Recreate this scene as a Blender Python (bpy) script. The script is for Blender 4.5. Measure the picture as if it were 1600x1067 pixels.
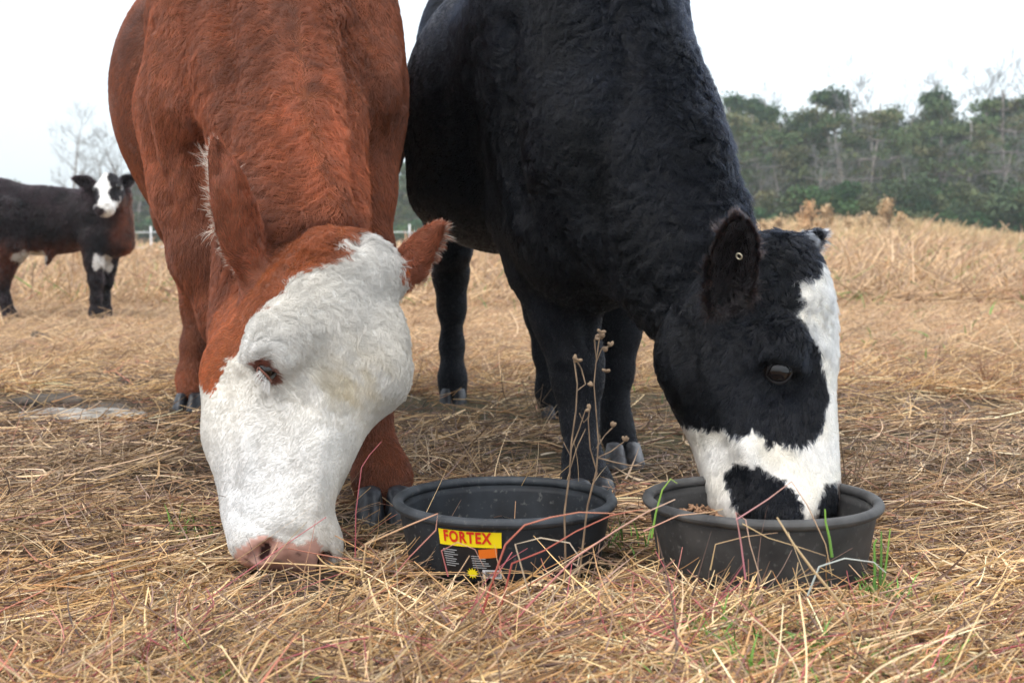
import bpy, math, random
import numpy as np
from mathutils import Vector
random.seed(7); RNG = np.random.default_rng(7)
S = bpy.context.scene
for _o in list(bpy.data.objects): bpy.data.objects.remove(_o)

# ------------------------------------------------------------------ camera
CAMZ, PITCH, F = 0.62, math.atan((533.5-372)/2000.0), 2000.0
cd = bpy.data.cameras.new('camera'); cam = bpy.data.objects.new('camera', cd); S.collection.objects.link(cam)
cam.location = (0, 0, CAMZ); cam.rotation_euler = (math.pi/2-PITCH, 0, 0)
cd.sensor_width = 36; cd.lens = 45; cd.clip_start = .05; cd.clip_end = 3000
cd.dof.use_dof = True; cd.dof.focus_distance = 2.55; cd.dof.aperture_fstop = 6.3
S.camera = cam

# ------------------------------------------------------------------ sky, sun (bright overcast)
SUN_EL, SUN_AZ = math.radians(52), math.radians(200)
w = bpy.data.worlds.new('World'); S.world = w; w.use_nodes = True
nt = w.node_tree; nt.nodes.clear()
out = nt.nodes.new('ShaderNodeOutputWorld')
sky = nt.nodes.new('ShaderNodeTexSky'); sky.sky_type = 'NISHITA'; sky.sun_disc = False
sky.sun_elevation = SUN_EL; sky.sun_rotation = SUN_AZ; sky.air_density = 1; sky.dust_density = 4
b1 = nt.nodes.new('ShaderNodeBackground'); b1.inputs[1].default_value = .05
nt.links.new(sky.outputs[0], b1.inputs[0])
tc = nt.nodes.new('ShaderNodeTexCoord'); sp = nt.nodes.new('ShaderNodeSeparateXYZ'); nt.links.new(tc.outputs['Generated'], sp.inputs[0])
rp = nt.nodes.new('ShaderNodeValToRGB'); nt.links.new(sp.outputs['Z'], rp.inputs[0])
rp.color_ramp.elements[0].position = 0.0; rp.color_ramp.elements[0].color = (.60, .67, .72, 1)
rp.color_ramp.elements[1].position = .5; rp.color_ramp.elements[1].color = (.98, 1.0, 1.02, 1)
b2 = nt.nodes.new('ShaderNodeBackground'); b2.inputs[1].default_value = 1.0
nt.links.new(rp.outputs[0], b2.inputs[0])
mrx = nt.nodes.new('ShaderNodeMapRange'); mrx.inputs['From Min'].default_value = -.45; mrx.inputs['From Max'].default_value = .4    # the cloud is thinner to the right
mrx.inputs['To Min'].default_value = .88; mrx.inputs['To Max'].default_value = 1.22; nt.links.new(sp.outputs['X'], mrx.inputs['Value']); nt.links.new(mrx.outputs[0], b2.inputs[1])
ad = nt.nodes.new('ShaderNodeAddShader'); nt.links.new(b1.outputs[0], ad.inputs[0]); nt.links.new(b2.outputs[0], ad.inputs[1])
nt.links.new(ad.outputs[0], out.inputs[0])
sd = bpy.data.lights.new('sun', 'SUN'); sd.energy = 1.1; sd.angle = math.radians(25); sd.color = (1, .97, .93)
so = bpy.data.objects.new('sun', sd); S.collection.objects.link(so)
_sv = Vector((-.45, -.55, .95)).normalized()       # direction towards the sun
so.rotation_euler = _sv.to_track_quat('Z', 'Y').to_euler()
so.location = (-3, -3, 6)
sky.sun_elevation = math.asin(_sv.z); sky.sun_rotation = math.atan2(_sv.x, _sv.y)
S.view_settings.view_transform = 'Standard'; S.view_settings.look = 'None'
S.view_settings.exposure = 0.50; S.view_settings.gamma = 1
S.cycles.max_bounces = 6; S.cycles.diffuse_bounces = 3; S.cycles.glossy_bounces = 2
S.cycles.transparent_max_bounces = 8; S.cycles.volume_bounces = 1
S.cycles.use_adaptive_sampling = True; S.cycles.adaptive_threshold = .02

# ------------------------------------------------------------------ helpers
V3 = lambda *a: np.array(a, dtype=np.float64)
def P(px, py, d):
    """point of the place that stands d metres away and is seen at that spot of the 1600 px photograph"""
    x = (px-800)/F; c, s = math.cos(PITCH), math.sin(PITCH); yy = (533.5-py)/F
    diry = c + yy*s; dirz = yy*c - s
    return V3(x/diry*d, d, CAMZ + dirz/diry*d)
def nrm(v): v = np.asarray(v, float); return v/np.maximum(np.linalg.norm(v, axis=-1, keepdims=True), 1e-9)
def smooth(a, b, x): t = np.clip((x-a)/(b-a), 0, 1); return t*t*(3-2*t)
_ws = {}
def vnoise(p, scale, seed=0, n=7):
    """smooth vector noise, p (N,3) -> (N,3) in about -1..1"""
    if seed not in _ws:
        r = np.random.default_rng(seed+100)
        _ws[seed] = (r.normal(size=(3, n, 3))*1.0, r.uniform(0, 6.28, (3, n)))
    K, ph = _ws[seed]
    q = p/scale
    return np.stack([np.sin(q@K[i].T*2.2+ph[i]).sum(1)/math.sqrt(n)*1.0 for i in range(3)], 1)
def hnoise(x, y, s, seed=0):
    p = np.stack([x, y, np.zeros_like(x)], -1).reshape(-1, 3)
    return vnoise(p, s, seed)[:, 0].reshape(np.shape(x))

def link(o, parent=None):
    S.collection.objects.link(o)
    if parent is not None: o.parent = parent
    return o
def tag(o, label=None, cat=None, group=None, kind=None):
    if label: o['label'] = label
    if cat: o['category'] = cat
    if group: o['group'] = group
    if kind: o['kind'] = kind
    return o
def empty(name, loc, label=None, cat=None, group=None):
    o = bpy.data.objects.new(name, None); o.empty_display_size = .1
    o.location = loc; link(o); return tag(o, label, cat, group)
def mesh_obj(name, verts, faces, mat=None, parent=None, colors=None, smoothf=True, origin=None):
    verts = np.asarray(verts, np.float32)
    off = np.zeros(3, np.float32)
    if parent is not None: off = np.array(parent.location, np.float32)
    if origin is not None: off = np.asarray(origin, np.float32)
    me = bpy.data.meshes.new(name)
    if isinstance(faces, np.ndarray):
        n, k = faces.shape
        me.vertices.add(len(verts)); me.vertices.foreach_set('co', (verts-off).ravel())
        me.loops.add(n*k); me.loops.foreach_set('vertex_index', faces.ravel().astype(np.int32))
        me.polygons.add(n); me.polygons.foreach_set('loop_start', np.arange(n, dtype=np.int32)*k)
        me.polygons.foreach_set('loop_total', np.full(n, k, np.int32))
        me.update(calc_edges=True)
    else:
        me.from_pydata((verts-off).tolist(), [], faces); me.update()
    if smoothf: me.polygons.foreach_set('use_smooth', np.ones(len(me.polygons), bool))
    if colors is not None:
        a = me.attributes.new('col', 'FLOAT_COLOR', 'POINT')
        c = np.ones((len(verts), 4), np.float32); c[:, :3] = colors; a.data.foreach_set('color', c.ravel())
    if mat: me.materials.append(mat)
    o = bpy.data.objects.new(name, me)
    if origin is not None and parent is None: o.location = Vector(off.tolist())
    elif origin is not None: o.location = Vector(off.tolist())-parent.location
    return link(o, parent)
def curves_obj(name, pts, rad, col, mat, parent=None):
    """pts (N,K,3), rad (N,K), col (N,3): one Curves object of N strands"""
    N, K, _ = pts.shape
    hc = bpy.data.hair_curves.new(name); hc.add_curves([K]*N)
    off = np.array(parent.location if parent is not None else (0, 0, 0), np.float32)
    hc.attributes['position'].data.foreach_set('vector', (pts.astype(np.float32)-off).ravel())
    a = hc.attributes.get('radius') or hc.attributes.new('radius', 'FLOAT', 'POINT')
    a.data.foreach_set('value', rad.astype(np.float32).ravel())
    a = hc.attributes.new('col', 'FLOAT_COLOR', 'CURVE')
    c = np.ones((N, 4), np.float32); c[:, :3] = np.clip(col, 0, 1); a.data.foreach_set('color', c.ravel())
    hc.materials.append(mat)
    o = bpy.data.objects.new(name, hc); return link(o, parent)

# ------------------------------------------------------------------ materials
def furry(m, tr=.35):
    t = m.node_tree; b = t.nodes['Principled BSDF']; q = t.nodes.new('ShaderNodeBsdfTranslucent'); mx = t.nodes.new('ShaderNodeMixShader'); mx.inputs[0].default_value = tr
    a = [n for n in t.nodes if n.type == 'ATTRIBUTE'][0]; t.links.new(a.outputs['Color'], q.inputs['Color']); o = [n for n in t.nodes if n.type == 'OUTPUT_MATERIAL'][0]
    t.links.new(b.outputs[0], mx.inputs[1]); t.links.new(q.outputs[0], mx.inputs[2]); t.links.new(mx.outputs[0], o.inputs['Surface']); return m
def new_mat(name, color=(.5, .5, .5), rough=.6, spec=.5, attr=None, metal=0):
    m = bpy.data.materials.new(name); m.use_nodes = True
    b = m.node_tree.nodes['Principled BSDF']
    b.inputs['Base Color'].default_value = (*color, 1); b.inputs['Roughness'].default_value = rough
    b.inputs['Specular IOR Level'].default_value = spec; b.inputs['Metallic'].default_value = metal
    if attr:
        a = m.node_tree.nodes.new('ShaderNodeAttribute'); a.attribute_name = attr
        m.node_tree.links.new(a.outputs['Color'], b.inputs['Base Color'])
    return m
def noisy(m, c1, c2, scale=8, bump=.0, detail=6, dist=.02, rough=None, lo=.35, hi=.65, c3=None):
    t = m.node_tree; b = t.nodes['Principled BSDF']
    co = t.nodes.new('ShaderNodeTexCoord'); n = t.nodes.new('ShaderNodeTexNoise')
    n.inputs['Scale'].default_value = scale; n.inputs['Detail'].default_value = detail
    t.links.new(co.outputs['Object'], n.inputs['Vector'])
    r = t.nodes.new('ShaderNodeValToRGB'); t.links.new(n.outputs['Fac'], r.inputs[0])
    r.color_ramp.elements[0].position = lo; r.color_ramp.elements[0].color = (*c1, 1)
    r.color_ramp.elements[1].position = hi; r.color_ramp.elements[1].color = (*c2, 1)
    if c3:
        e = r.color_ramp.elements.new((lo+hi)/2); e.color = (*c3, 1)
    t.links.new(r.outputs[0], b.inputs['Base Color'])
    if bump:
        bp = t.nodes.new('ShaderNodeBump'); bp.inputs['Strength'].default_value = bump; bp.inputs['Distance'].default_value = dist
        t.links.new(n.outputs['Fac'], bp.inputs['Height']); t.links.new(bp.outputs[0], b.inputs['Normal'])
    return m

# ------------------------------------------------------------------ implicit bodies
class Body:
    """a continuous body blended from tapered limbs and ellipsoids, then meshed as one surface"""
    def __init__(s): s.p = []
    def cap(s, a, b, ra, rb, k=.05, flow=None, sub=False, fl=None, w=1.0, tag=''):
        a, b = np.array(a, np.float32), np.array(b, np.float32)
        s.p.append(dict(t='c', a=a, b=b, ra=ra, rb=rb, k=k, sub=sub, fl=fl, tag=tag, w=w,
                        flow=nrm(flow) if flow is not None else nrm(b-a))); return s
    def chain(s, pts, k=.03, flow=None, fl=None, tag=''):
        for (a, ra), (b, rb) in zip(pts[:-1], pts[1:]): s.cap(a, b, ra, rb, k, flow, fl=fl, tag=tag)
        return s
    def ell(s, c, r, R=None, k=.05, flow=(0, 0, -1), sub=False, w=1.0, tag='', taper=0):
        s.p.append(dict(t='e', taper=taper, c=np.array(c, np.float32), r=np.array(r, np.float32), w=w, tag=tag,
                        R=np.eye(3, dtype=np.float32) if R is None else np.array(R, np.float32), k=k, flow=nrm(flow), sub=sub)); return s
    @staticmethod
    def d(q, X):
        if q['t'] == 'c':
            ab = q['b']-q['a']; L = max(float(ab@ab), 1e-9)
            t = np.clip(((X-q['a'])@ab)/L, 0, 1)
            D = X-q['a']-t[..., None]*ab
            if q['fl'] is not None:
                ax, sc = q['fl']; ax = np.array(ax, np.float32)
                D = D + (D@ax)[..., None]*ax*(1/sc-1)
            return np.sqrt((D*D).sum(-1)) - (q['ra']+t*(q['rb']-q['ra']))
        Y = (X-q['c'])@q['R']
        if q['taper']: Y = Y*np.stack([1/(1-q['taper']*np.clip(Y[..., 2]/q['r'][2], -1, 1)), np.ones(Y.shape[:-1]), np.ones(Y.shape[:-1])], -1)
        k0 = np.sqrt(((Y/q['r'])**2).sum(-1)); k1 = np.sqrt(((Y/q['r']**2)**2).sum(-1))
        return k0*(k0-1)/np.maximum(k1, 1e-6)
    @staticmethod
    def box(q, m):
        if q['t'] == 'c':
            r = max(q['ra'], q['rb'])*(max(1, q['fl'][1]) if q['fl'] else 1)+m
            return np.minimum(q['a'], q['b'])-r, np.maximum(q['a'], q['b'])+r
        e = np.sqrt(((q['R']*q['r'])**2).sum(1))+m
        return q['c']-e, q['c']+e
    def mesh(s, h):
        lo = np.min([s.box(q, .02)[0] for q in s.p if not q['sub']], 0); hi = np.max([s.box(q, .02)[1] for q in s.p if not q['sub']], 0)
        n = np.ceil((hi-lo)/h).astype(int)+2
        f = np.full(n, 9.0, np.float32)
        ax = [(lo[i]+h*np.arange(n[i])).astype(np.float32) for i in range(3)]
        for q in s.p:
            a, b = s.box(q, q['k']*.6+h*3)
            i0 = np.clip(np.floor((a-lo)/h).astype(int), 0, n); i1 = np.clip(np.ceil((b-lo)/h).astype(int), 0, n)
            sl = tuple(slice(i0[i], i1[i]) for i in range(3))
            if min(i1-i0) < 1: continue
            X = np.stack(np.meshgrid(*[ax[i][sl[i]] for i in range(3)], indexing='ij'), -1)
            D = s.d(q, X).astype(np.float32); g = f[sl]; k = q['k']
            if q['sub']:
                D = -D; hh = np.maximum(k-np.abs(g-D), 0)/k; f[sl] = np.maximum(g, D)+hh*hh*k*.25
            else:
                hh = np.maximum(k-np.abs(g-D), 0)/k; f[sl] = np.minimum(g, D)-hh*hh*k*.25
        return surface_nets(f, lo, h)
    def attrs(s, X, sharp=.035):
        W = np.zeros(len(X)); fl = np.zeros((len(X), 3))
        for q in s.p:
            if q['sub'] or q['w'] == 0: continue
            w = np.exp(-np.maximum(s.d(q, X.astype(np.float32)), -.02)/sharp)*q['w']
            W += w; fl += w[:, None]*q['flow']
        return fl/np.maximum(W, 1e-9)[:, None]
    def near(s, X, tagname):
        """distance of points to the pieces carrying a tag"""
        d = np.full(len(X), 9.0)
        for q in s.p:
            if q['tag'] == tagname: d = np.minimum(d, s.d(q, X.astype(np.float32)))
        return d
def surface_nets(f, lo, h):
    s = f < 0; nx, ny, nz = f.shape
    C = [(i, j, k) for i in (0, 1) for j in (0, 1) for k in (0, 1)]
    cnt = np.zeros((nx-1, ny-1, nz-1), np.int8)
    for i, j, k in C: cnt += s[i:nx-1+i, j:ny-1+j, k:nz-1+k]
    act = (cnt > 0) & (cnt < 8); idx = np.full(act.shape, -1, np.int32)
    A = np.argwhere(act); idx[act] = np.arange(len(A))
    acc = np.zeros((len(A), 3)); n = np.zeros(len(A))
    for ca in C:
        for axx in range(3):
            if ca[axx]: continue
            cb = list(ca); cb[axx] = 1
            va = f[A[:, 0]+ca[0], A[:, 1]+ca[1], A[:, 2]+ca[2]].astype(float); vb = f[A[:, 0]+cb[0], A[:, 1]+cb[1], A[:, 2]+cb[2]].astype(float)
            m = (va < 0) != (vb < 0); t = np.where(m, va/np.where(m, va-vb, 1), 0)
            p = np.tile(np.array(ca, float), (len(A), 1)); p[:, axx] += t
            acc += p*m[:, None]; n += m
    V = (A+acc/n[:, None])*h+lo
    Fs = []
    for axx in range(3):
        o = [1, 1, 1]; o[axx] = 0
        sa = tuple(slice(o[i], (f.shape[i]-1)) for i in range(3))
        sb = tuple(slice(sa[i].start+(1 if i == axx else 0), sa[i].stop+(1 if i == axx else 0)) for i in range(3))
        m = s[sa] != s[sb]; E = np.argwhere(m)+np.array(o); neg = s[sa][m]
        u, v = [(1, 2), (2, 0), (0, 1)][axx]
        def cell(du, dv):
            e = E.copy(); e[:, u] += du; e[:, v] += dv; return idx[e[:, 0], e[:, 1], e[:, 2]]
        q = np.stack([cell(-1, -1), cell(0, -1), cell(0, 0), cell(-1, 0)], 1)
        q[~neg] = q[~neg][:, ::-1]
        Fs.append(q)
    Fc = np.concatenate(Fs); return V, Fc
def relax(V, Fc, it=2, lam=.5):
    for _ in range(it):
        acc = np.zeros_like(V); n = np.zeros(len(V))
        for a, b in ((0, 1), (1, 2), (2, 3), (3, 0)):
            for p_, q_ in ((a, b), (b, a)):
                for c in range(3): acc[:, c] += np.bincount(Fc[:, p_], V[Fc[:, q_], c], len(V))
                n += np.bincount(Fc[:, p_], minlength=len(V))
        V = V+(acc/n[:, None]-V)*lam
    return V
def vnormals(V, Fc):
    fn = np.cross(V[Fc[:, 2]]-V[Fc[:, 0]], V[Fc[:, 3]]-V[Fc[:, 1]])
    N = np.zeros_like(V)
    for i in range(4):
        for c in range(3): N[:, c] += np.bincount(Fc[:, i], fn[:, c], len(V))
    return nrm(N), np.linalg.norm(fn, axis=1)*.5

def project(X):
    c, s = math.cos(PITCH), math.sin(PITCH)
    y = X[:, 1]; z = X[:, 2]-CAMZ
    dep = y*c-z*s; up = y*s+z*c
    return 800+F*X[:, 0]/dep, 533.5-F*up/dep, dep

def fur(name, V, Fc, N, area, n, flow, colf, lenf, radius, mat, parent, clump=.5, cell=.012, wav=.15, lift=.35, npt=5, liftf=None, seed=1, densf=None, cvar=.3, tone=.15):
    """short combed hairs over the surface; fewer where the place is never seen from the front"""
    r = np.random.default_rng(seed)
    cen = V[Fc].mean(1); fnn = nrm(N[Fc].mean(1))
    view = nrm(np.array([0, 0, CAMZ])-cen); fac = (fnn*view).sum(1)
    px, py, dep = project(cen)
    wgt = area*np.where(fac > -.3, 1.0, .2)*np.where((px > -200) & (px < 1800) & (py > -90) & (py < 1200), 1.0, .12)/np.maximum(dep/2.5, 1)**1.2
    if densf is not None: wgt = wgt*densf(cen)
    fi = r.choice(len(Fc), n, p=wgt/wgt.sum())
    a, b = r.random(n)[:, None], r.random(n)[:, None]
    q = Fc[fi]
    lerp = lambda A: (A[q[:, 0]]*(1-a)+A[q[:, 1]]*a)*(1-b)+(A[q[:, 3]]*(1-a)+A[q[:, 2]]*a)*b
    X = lerp(V); Nn = nrm(lerp(N)); fl = lerp(flow)
    fl = fl + vnoise(X, .09, seed)*.22 + vnoise(X, .025, seed+1)*.18*1.0
    fl = fl-(fl*Nn).sum(1)[:, None]*Nn; fl = nrm(fl)
    side = np.cross(Nn, fl)
    wp = X+vnoise(X, .02, seed+3)*cell*.6
    key = np.floor(wp/cell).astype(np.int64); key = (key[:, 0]*73856093) ^ (key[:, 1]*19349663) ^ (key[:, 2]*83492791)
    _, inv = np.unique(key, return_inverse=True); cn = np.bincount(inv)
    cv = cvar(X) if callable(cvar) else cvar
    c1 = 1+cv*r.uniform(-1, 1, cn.size)[inv]; c2 = 1+cv*r.uniform(-1, 1, cn.size)[inv]
    L = lenf(X)*r.uniform(.75, 1.15, n)*(1+(c1-1)*.7); lf = lift if liftf is None else liftf(X)
    lf = np.broadcast_to(lf, (n,))*r.uniform(.7, 1.3, n)*c2
    jit = r.normal(size=(n, 2))*.11
    wv = wav(X) if callable(wav) else np.full(n, wav)
    ph = vnoise(X, .05, seed+2)[:, 0]*3; fr = 1.2
    t = np.linspace(0, 1, npt)[None, :, None]
    Lq = L[:, None, None]
    sw = (np.sin(2*math.pi*fr*t+ph[:, None, None])-np.sin(ph)[:, None, None])*wv[:, None, None]*.35
    pts = X[:, None]-Nn[:, None]*.0004 + Lq*(fl[:, None]*(t*(1-.25*lf[:, None, None])) + Nn[:, None]*(lf[:, None, None]*(t-.42*t*t)) +
          side[:, None]*(sw+jit[:, 0][:, None, None]*t) + Nn[:, None]*jit[:, 1][:, None, None]*t*.3)
    # clumping
    rel = pts-X[:, None]
    mx = np.stack([np.bincount(inv, X[:, c])/cn for c in range(3)], 1)[inv]
    mt = np.stack([np.bincount(inv, rel[:, -1, c])/cn for c in range(3)], 1)[inv]
    target = mx[:, None]+mt[:, None]*t
    cl = (clump(X) if callable(clump) else np.full(n, clump))[:, None, None]
    pts = pts+(target-pts)*(t**1.6)*cl
    cc = colf(X, r); lt = np.where(cc[:, 1] > .4, .25, 1.0)
    cs = 1+(r.uniform(-1, .8, cn.size)[inv])*tone*lt
    col = cc*cs[:, None]*(1+r.uniform(-.2, .15, n)*lt)[:, None]
    sc = np.maximum(project(X)[2]/2.6, 1)**.6
    rad = radius*sc[:, None]*np.linspace(1, .25, npt)[None]*r.uniform(.75, 1.25, (n, 1))
    return curves_obj(name, pts, rad, col, mat, parent)
# ------------------------------------------------------------------ cattle
FURK = 1.0; VOX = .0065
def head_frame(o, muzzle, front):
    o, m = np.array(o), np.array(muzzle); w = nrm(m-o); v = np.array(front, float); v = nrm(v-(v@w)*w); u = np.cross(v, w)
    return o, np.stack([u, v, w], 1)
def add_head(B, o, R, s, k=.03, brow=1.0, jaw=1.0, muz=1.0, nose=1.0):
    H = lambda u, v, w: o+R@V3(u, v, w)*s
    U, Vv, W = R[:, 0], R[:, 1], R[:, 2]
    e = lambda c, r, fl, kk=k, **kw: B.ell(H(*c), np.array(r)*s, R, kk, fl, tag='head', **kw)
    e((0, -.03, .11), (.118, .12, .14), W-.3*Vv, .04)
    e((0, .03, .10), (.10, .062, .12), W*1.0)
    e((0, .028, .012), (.075, .058, .05), W, .04)
    for sg in (-1, 1):
        e((sg*.092, .038, .185), (.052*brow, .048, .052), W+sg*.7*U, .035)
        e((sg*.062, -.105*jaw, .17), (.062, .115, .12), -Vv*.8+W*.3, .05)
        e((sg*.075, -.04, .30), (.028, .035, .10), -Vv*.5+W*.6, .05)
        e((sg*.052*muz, .004, .485), (.038*muz, .05*muz, .042), W*.6+sg*U, .03)
    B.cap(H(0, -.15*jaw, .13), H(0, -.075, .42), .055*s, .052*s, .05, W-.5*Vv, tag='head')
    B.cap(H(0, -.01, .16), H(0, -.012, .44), .098*s*nose, .074*s*muz*nose, .04, W, tag='head')
    B.cap(H(0, .035, .2), H(0, .02, .44), .05*s, .045*s, .03, W*.3+Vv*.1+W, tag='head')
    e((0, -.012, .465), (.088*muz, .072*muz, .058), W)
    e((0, -.075, .455), (.055*muz, .045*muz, .055), W)
    for sg in (-1, 1):
        q = RR(W, sg*.5)@R
        B.ell(H(sg*.05*muz, .045*muz, .505), V3(.012, .034, .021)*s, q, .010, sub=True)
    B.cap(H(-.1, -.052, .49), H(.1, -.052, .49), .004*s, .004*s, .012, sub=True)
    return H
def RR(ax, a):
    ax = nrm(ax); K = np.array([[0, -ax[2], ax[1]], [ax[2], 0, -ax[0]], [-ax[1], ax[0], 0]])
    return np.eye(3)+math.sin(a)*K+(1-math.cos(a))*K@K
def add_ear(B, base, tip, opening, wid, th=.02, tp=.38):
    ax = nrm(tip-base); op = np.array(opening, float); op = nrm(op-(op@ax)*ax); wd = np.cross(op, ax)
    L = np.linalg.norm(tip-base)/2; c = (base+tip)/2; R = np.stack([wd, op, ax], 1)
    B.cap(base-ax*.03, base+ax*L*.5, wid*.62, wid*.55, .03, ax, tag='ear')
    B.ell(c+ax*L*.08, (wid, th*1.25, L*1.02), R, .012, ax, tag='ear', taper=tp)
    B.ell(c+op*th*1.25+ax*L*.16, (wid*.76, th*1.25, L*.8), R, .008, sub=True, taper=tp)
    B.cap(c+op*th*.4-ax*L*.55, c+op*th*1.2-ax*L*.1, wid*.33, wid*.5, .015, sub=True)
    return dict(c=c, ax=ax, op=op, wd=wd, L=L, wid=wid, th=th, tp=tp)
def inpoly(x, y, poly):
    c = np.zeros(len(x), bool); n = len(poly)
    for i in range(n):
        (x1, y1), (x2, y2) = poly[i], poly[(i+1) % n]
        if y1 == y2: continue
        m = ((y1 > y) != (y2 > y)) & (x < (x2-x1)*(y-y1)/(y2-y1)+x1); c ^= m
    return c
def make_pat(o, d, poly):
    """coat patch outlines, metres in a plane through the head"""
    ox, oy, dep = project(np.array(o)[None]); k = d/F
    return [((px-ox[0])*k, (oy[0]-py)*k) for px, py in poly]
def inpat(X, o, pat, wob=.006, seed=31):
    q = X-np.array(o); n = vnoise(X, .035, seed)*wob*.6+vnoise(X, .009, seed+1)*wob*.6
    return inpoly(q[:, 0]+n[:, 0], q[:, 2]*1.003+n[:, 1]+q[:, 1]*.08, pat)
def hoof(name, c, fwd, r, h, mat, parent):
    """two claws side by side"""
    fwd = nrm(V3(fwd[0], fwd[1], 0)); sd = V3(-fwd[1], fwd[0], 0); vs, fs = [], []
    for sg in (-1, 1):
        b = len(vs); NS = 18
        lev = [(0, 1.15, .22), (.1, 1.16, .19), (.5, 1.02, .05), (.85, .88, -.07), (1.0, .78, -.12), (1.08, .3, -.14)]
        for (t, rr, sh) in lev:
            for i in range(NS):
                a = 2*math.pi*i/NS; ca, sa = math.cos(a), math.sin(a)
                fx = (1.15 if ca > 0 else .9)*ca*r*rr+sh*r+.1*r; sx = sa*r*.64*rr
                if sg*sx < 0: sx *= .75
                p = V3(*c)+fwd*fx+sd*(sx+sg*r*.54+sg*(-.10)*r*max(ca, 0)); p[2] = c[2]+t*h
                vs.append(p)
        for l in range(len(lev)-1):
            for i in range(NS):
                j = (i+1) % NS; fs.append((b+l*NS+i, b+l*NS+j, b+(l+1)*NS+j, b+(l+1)*NS+i))
        fs.append(tuple(b+i for i in range(NS))[::-1]); fs.append(tuple(b+(len(lev)-1)*NS+i for i in range(NS)))
    return mesh_obj(name, vs, fs, mat, parent)
def sculpt(V, N, lines, ymax=9):
    """carve folds (depth > 0) and raise muscle, bone and ridges (depth < 0) along lines over the facing side of the body"""
    x, y, dep = project(V); view = nrm(np.array([0, 0, CAMZ])-V); fac = smooth(-.05, .25, (N*view).sum(1)); D = np.zeros(len(V))
    for pts, w_, dp, *dm in lines:
        m = np.full(len(V), 1e9); P_ = np.array(pts, float)
        for a, b in zip(P_[:-1], P_[1:]):
            ab = b-a; t = np.clip(((x-a[0])*ab[0]+(y-a[1])*ab[1])/(ab@ab), 0, 1); m = np.minimum(m, np.hypot(x-a[0]-t*ab[0], y-a[1]-t*ab[1]))
        D += dp*np.exp(-(m/w_)**2)*(dep < (dm[0] if dm else 9))
    return V-N*(D*fac)[:, None]
def pick(V, N, px, py, dmax=9):
    x, y, dep = project(V); m = (np.hypot(x-px, y-py) < 9) & (dep < dmax)
    if not m.any(): m = np.hypot(x-px, y-py) < 25
    ii = np.nonzero(m)[0]; i = ii[np.argmin(dep[ii])]; return V[i], N[i]
def eye(c, n, up, r, parent, open_=.62, lidm=None, wide=1.35, sink=.45):
    """eyeball and the two lids round it; up is the direction of the upper lid"""
    n = nrm(n); up = nrm(up-(up@n)*n); sd = np.cross(up, n)
    vs, fs = [], []; NS, NL = 32, 20; ce = c-n*r*sink
    for l in range(NL+1):
        a = math.pi*l/NL
        for i in range(NS):
            b = 2*math.pi*i/NS
            vs.append(ce+r*(n*math.cos(a)+math.sin(a)*(sd*math.cos(b)+up*math.sin(b))))
    for l in range(NL):
        for i in range(NS): fs.append((l*NS+i, l*NS+(i+1) % NS, (l+1)*NS+(i+1) % NS, (l+1)*NS+i))
    cols = np.tile(V3(.012, .008, .006), (len(vs), 1)); vv = np.array(vs)-ce
    ang = (vv@n)/r
    iris = (ang > .70); cols[iris] = (.006, .0035, .003)
    pup = ((vv@sd)/(.5*r))**2+((vv@up)/(.27*r))**2 < 1; cols[pup & (ang > 0)] = (.003, .003, .004)
    cols[ang < .45] = (.010, .007, .007)
    o = mesh_obj('eye', vs, fs, M_eye, parent, colors=cols)
    for nm, sg in (('upper_eyelid', 1), ('lower_eyelid', -1)):
        vs, fs = [], []; NT, NR = 26, 10
        for i in range(NT):
            t = -1+2*i/(NT-1); x = t*r*wide*.78; y = sg*open_*r*(1-abs(t)**2.2)*(.95 if sg > 0 else .8)
            rr = r*1.03; zz = math.sqrt(max(rr*rr-min(x*x*.6+y*y, rr*rr*.95), 0)); tw = r*(.06+.05*(1-t*t))
            p0 = ce+sd*x+up*(y+sg*tw*.6)+n*zz*.96
            for j in range(NR):
                a = 2*math.pi*j/NR; vs.append(p0+up*math.cos(a)*tw*1.2+n*math.sin(a)*tw*.8)
        for i in range(NT-1):
            for j in range(NR): fs.append((i*NR+j, i*NR+(j+1) % NR, (i+1)*NR+(j+1) % NR, (i+1)*NR+j))
        mesh_obj(nm, vs, fs, lidm, parent)
    return ce

M_eye = new_mat('wet eye', rough=.03, spec=.55, attr='col')
M_skin = new_mat('coat skin', rough=.75, spec=.2, attr='col')
M_hoof = noisy(new_mat('hoof horn', rough=.45), (.008, .009, .012), (.045, .05, .06), 30, .3)
M_lidd = new_mat('dark lid', (.008, .007, .008), .6, .25)
M_lidb = new_mat('brown lid', (.20, .075, .05), .5)
def hair_mat(name, rough=.5, spec=.3):
    m = new_mat(name, rough=rough, spec=spec, attr='col'); return m
M_hair = furry(hair_mat('hair', .33, .7), .32); 
def sheen_hair(name, rough=.19, radial=.25):
    m = bpy.data.materials.new(name); m.use_nodes = True; t = m.node_tree; t.nodes.clear(); o = t.nodes.new('ShaderNodeOutputMaterial')
    h = t.nodes.new('ShaderNodeBsdfHairPrincipled'); h.parametrization = 'COLOR'; h.inputs['Roughness'].default_value = rough; h.inputs['IOR'].default_value = 1.32; h.inputs['Coat'].default_value = 0; h.inputs['Radial Roughness'].default_value = radial
    a = t.nodes.new('ShaderNodeAttribute'); a.attribute_name = 'col'; t.links.new(a.outputs['Color'], h.inputs['Color']); t.links.new(h.outputs[0], o.inputs['Surface']); return m
M_hairb = sheen_hair('black hair')
RED, WHITE, BLACK = V3(.335, .098, .038), V3(.72, .70, .66), V3(.0022, .0029, .0052)
UP = V3(0, 0, 1); DN = V3(0, 0, -1); BK = V3(0, 1, 0)

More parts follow.
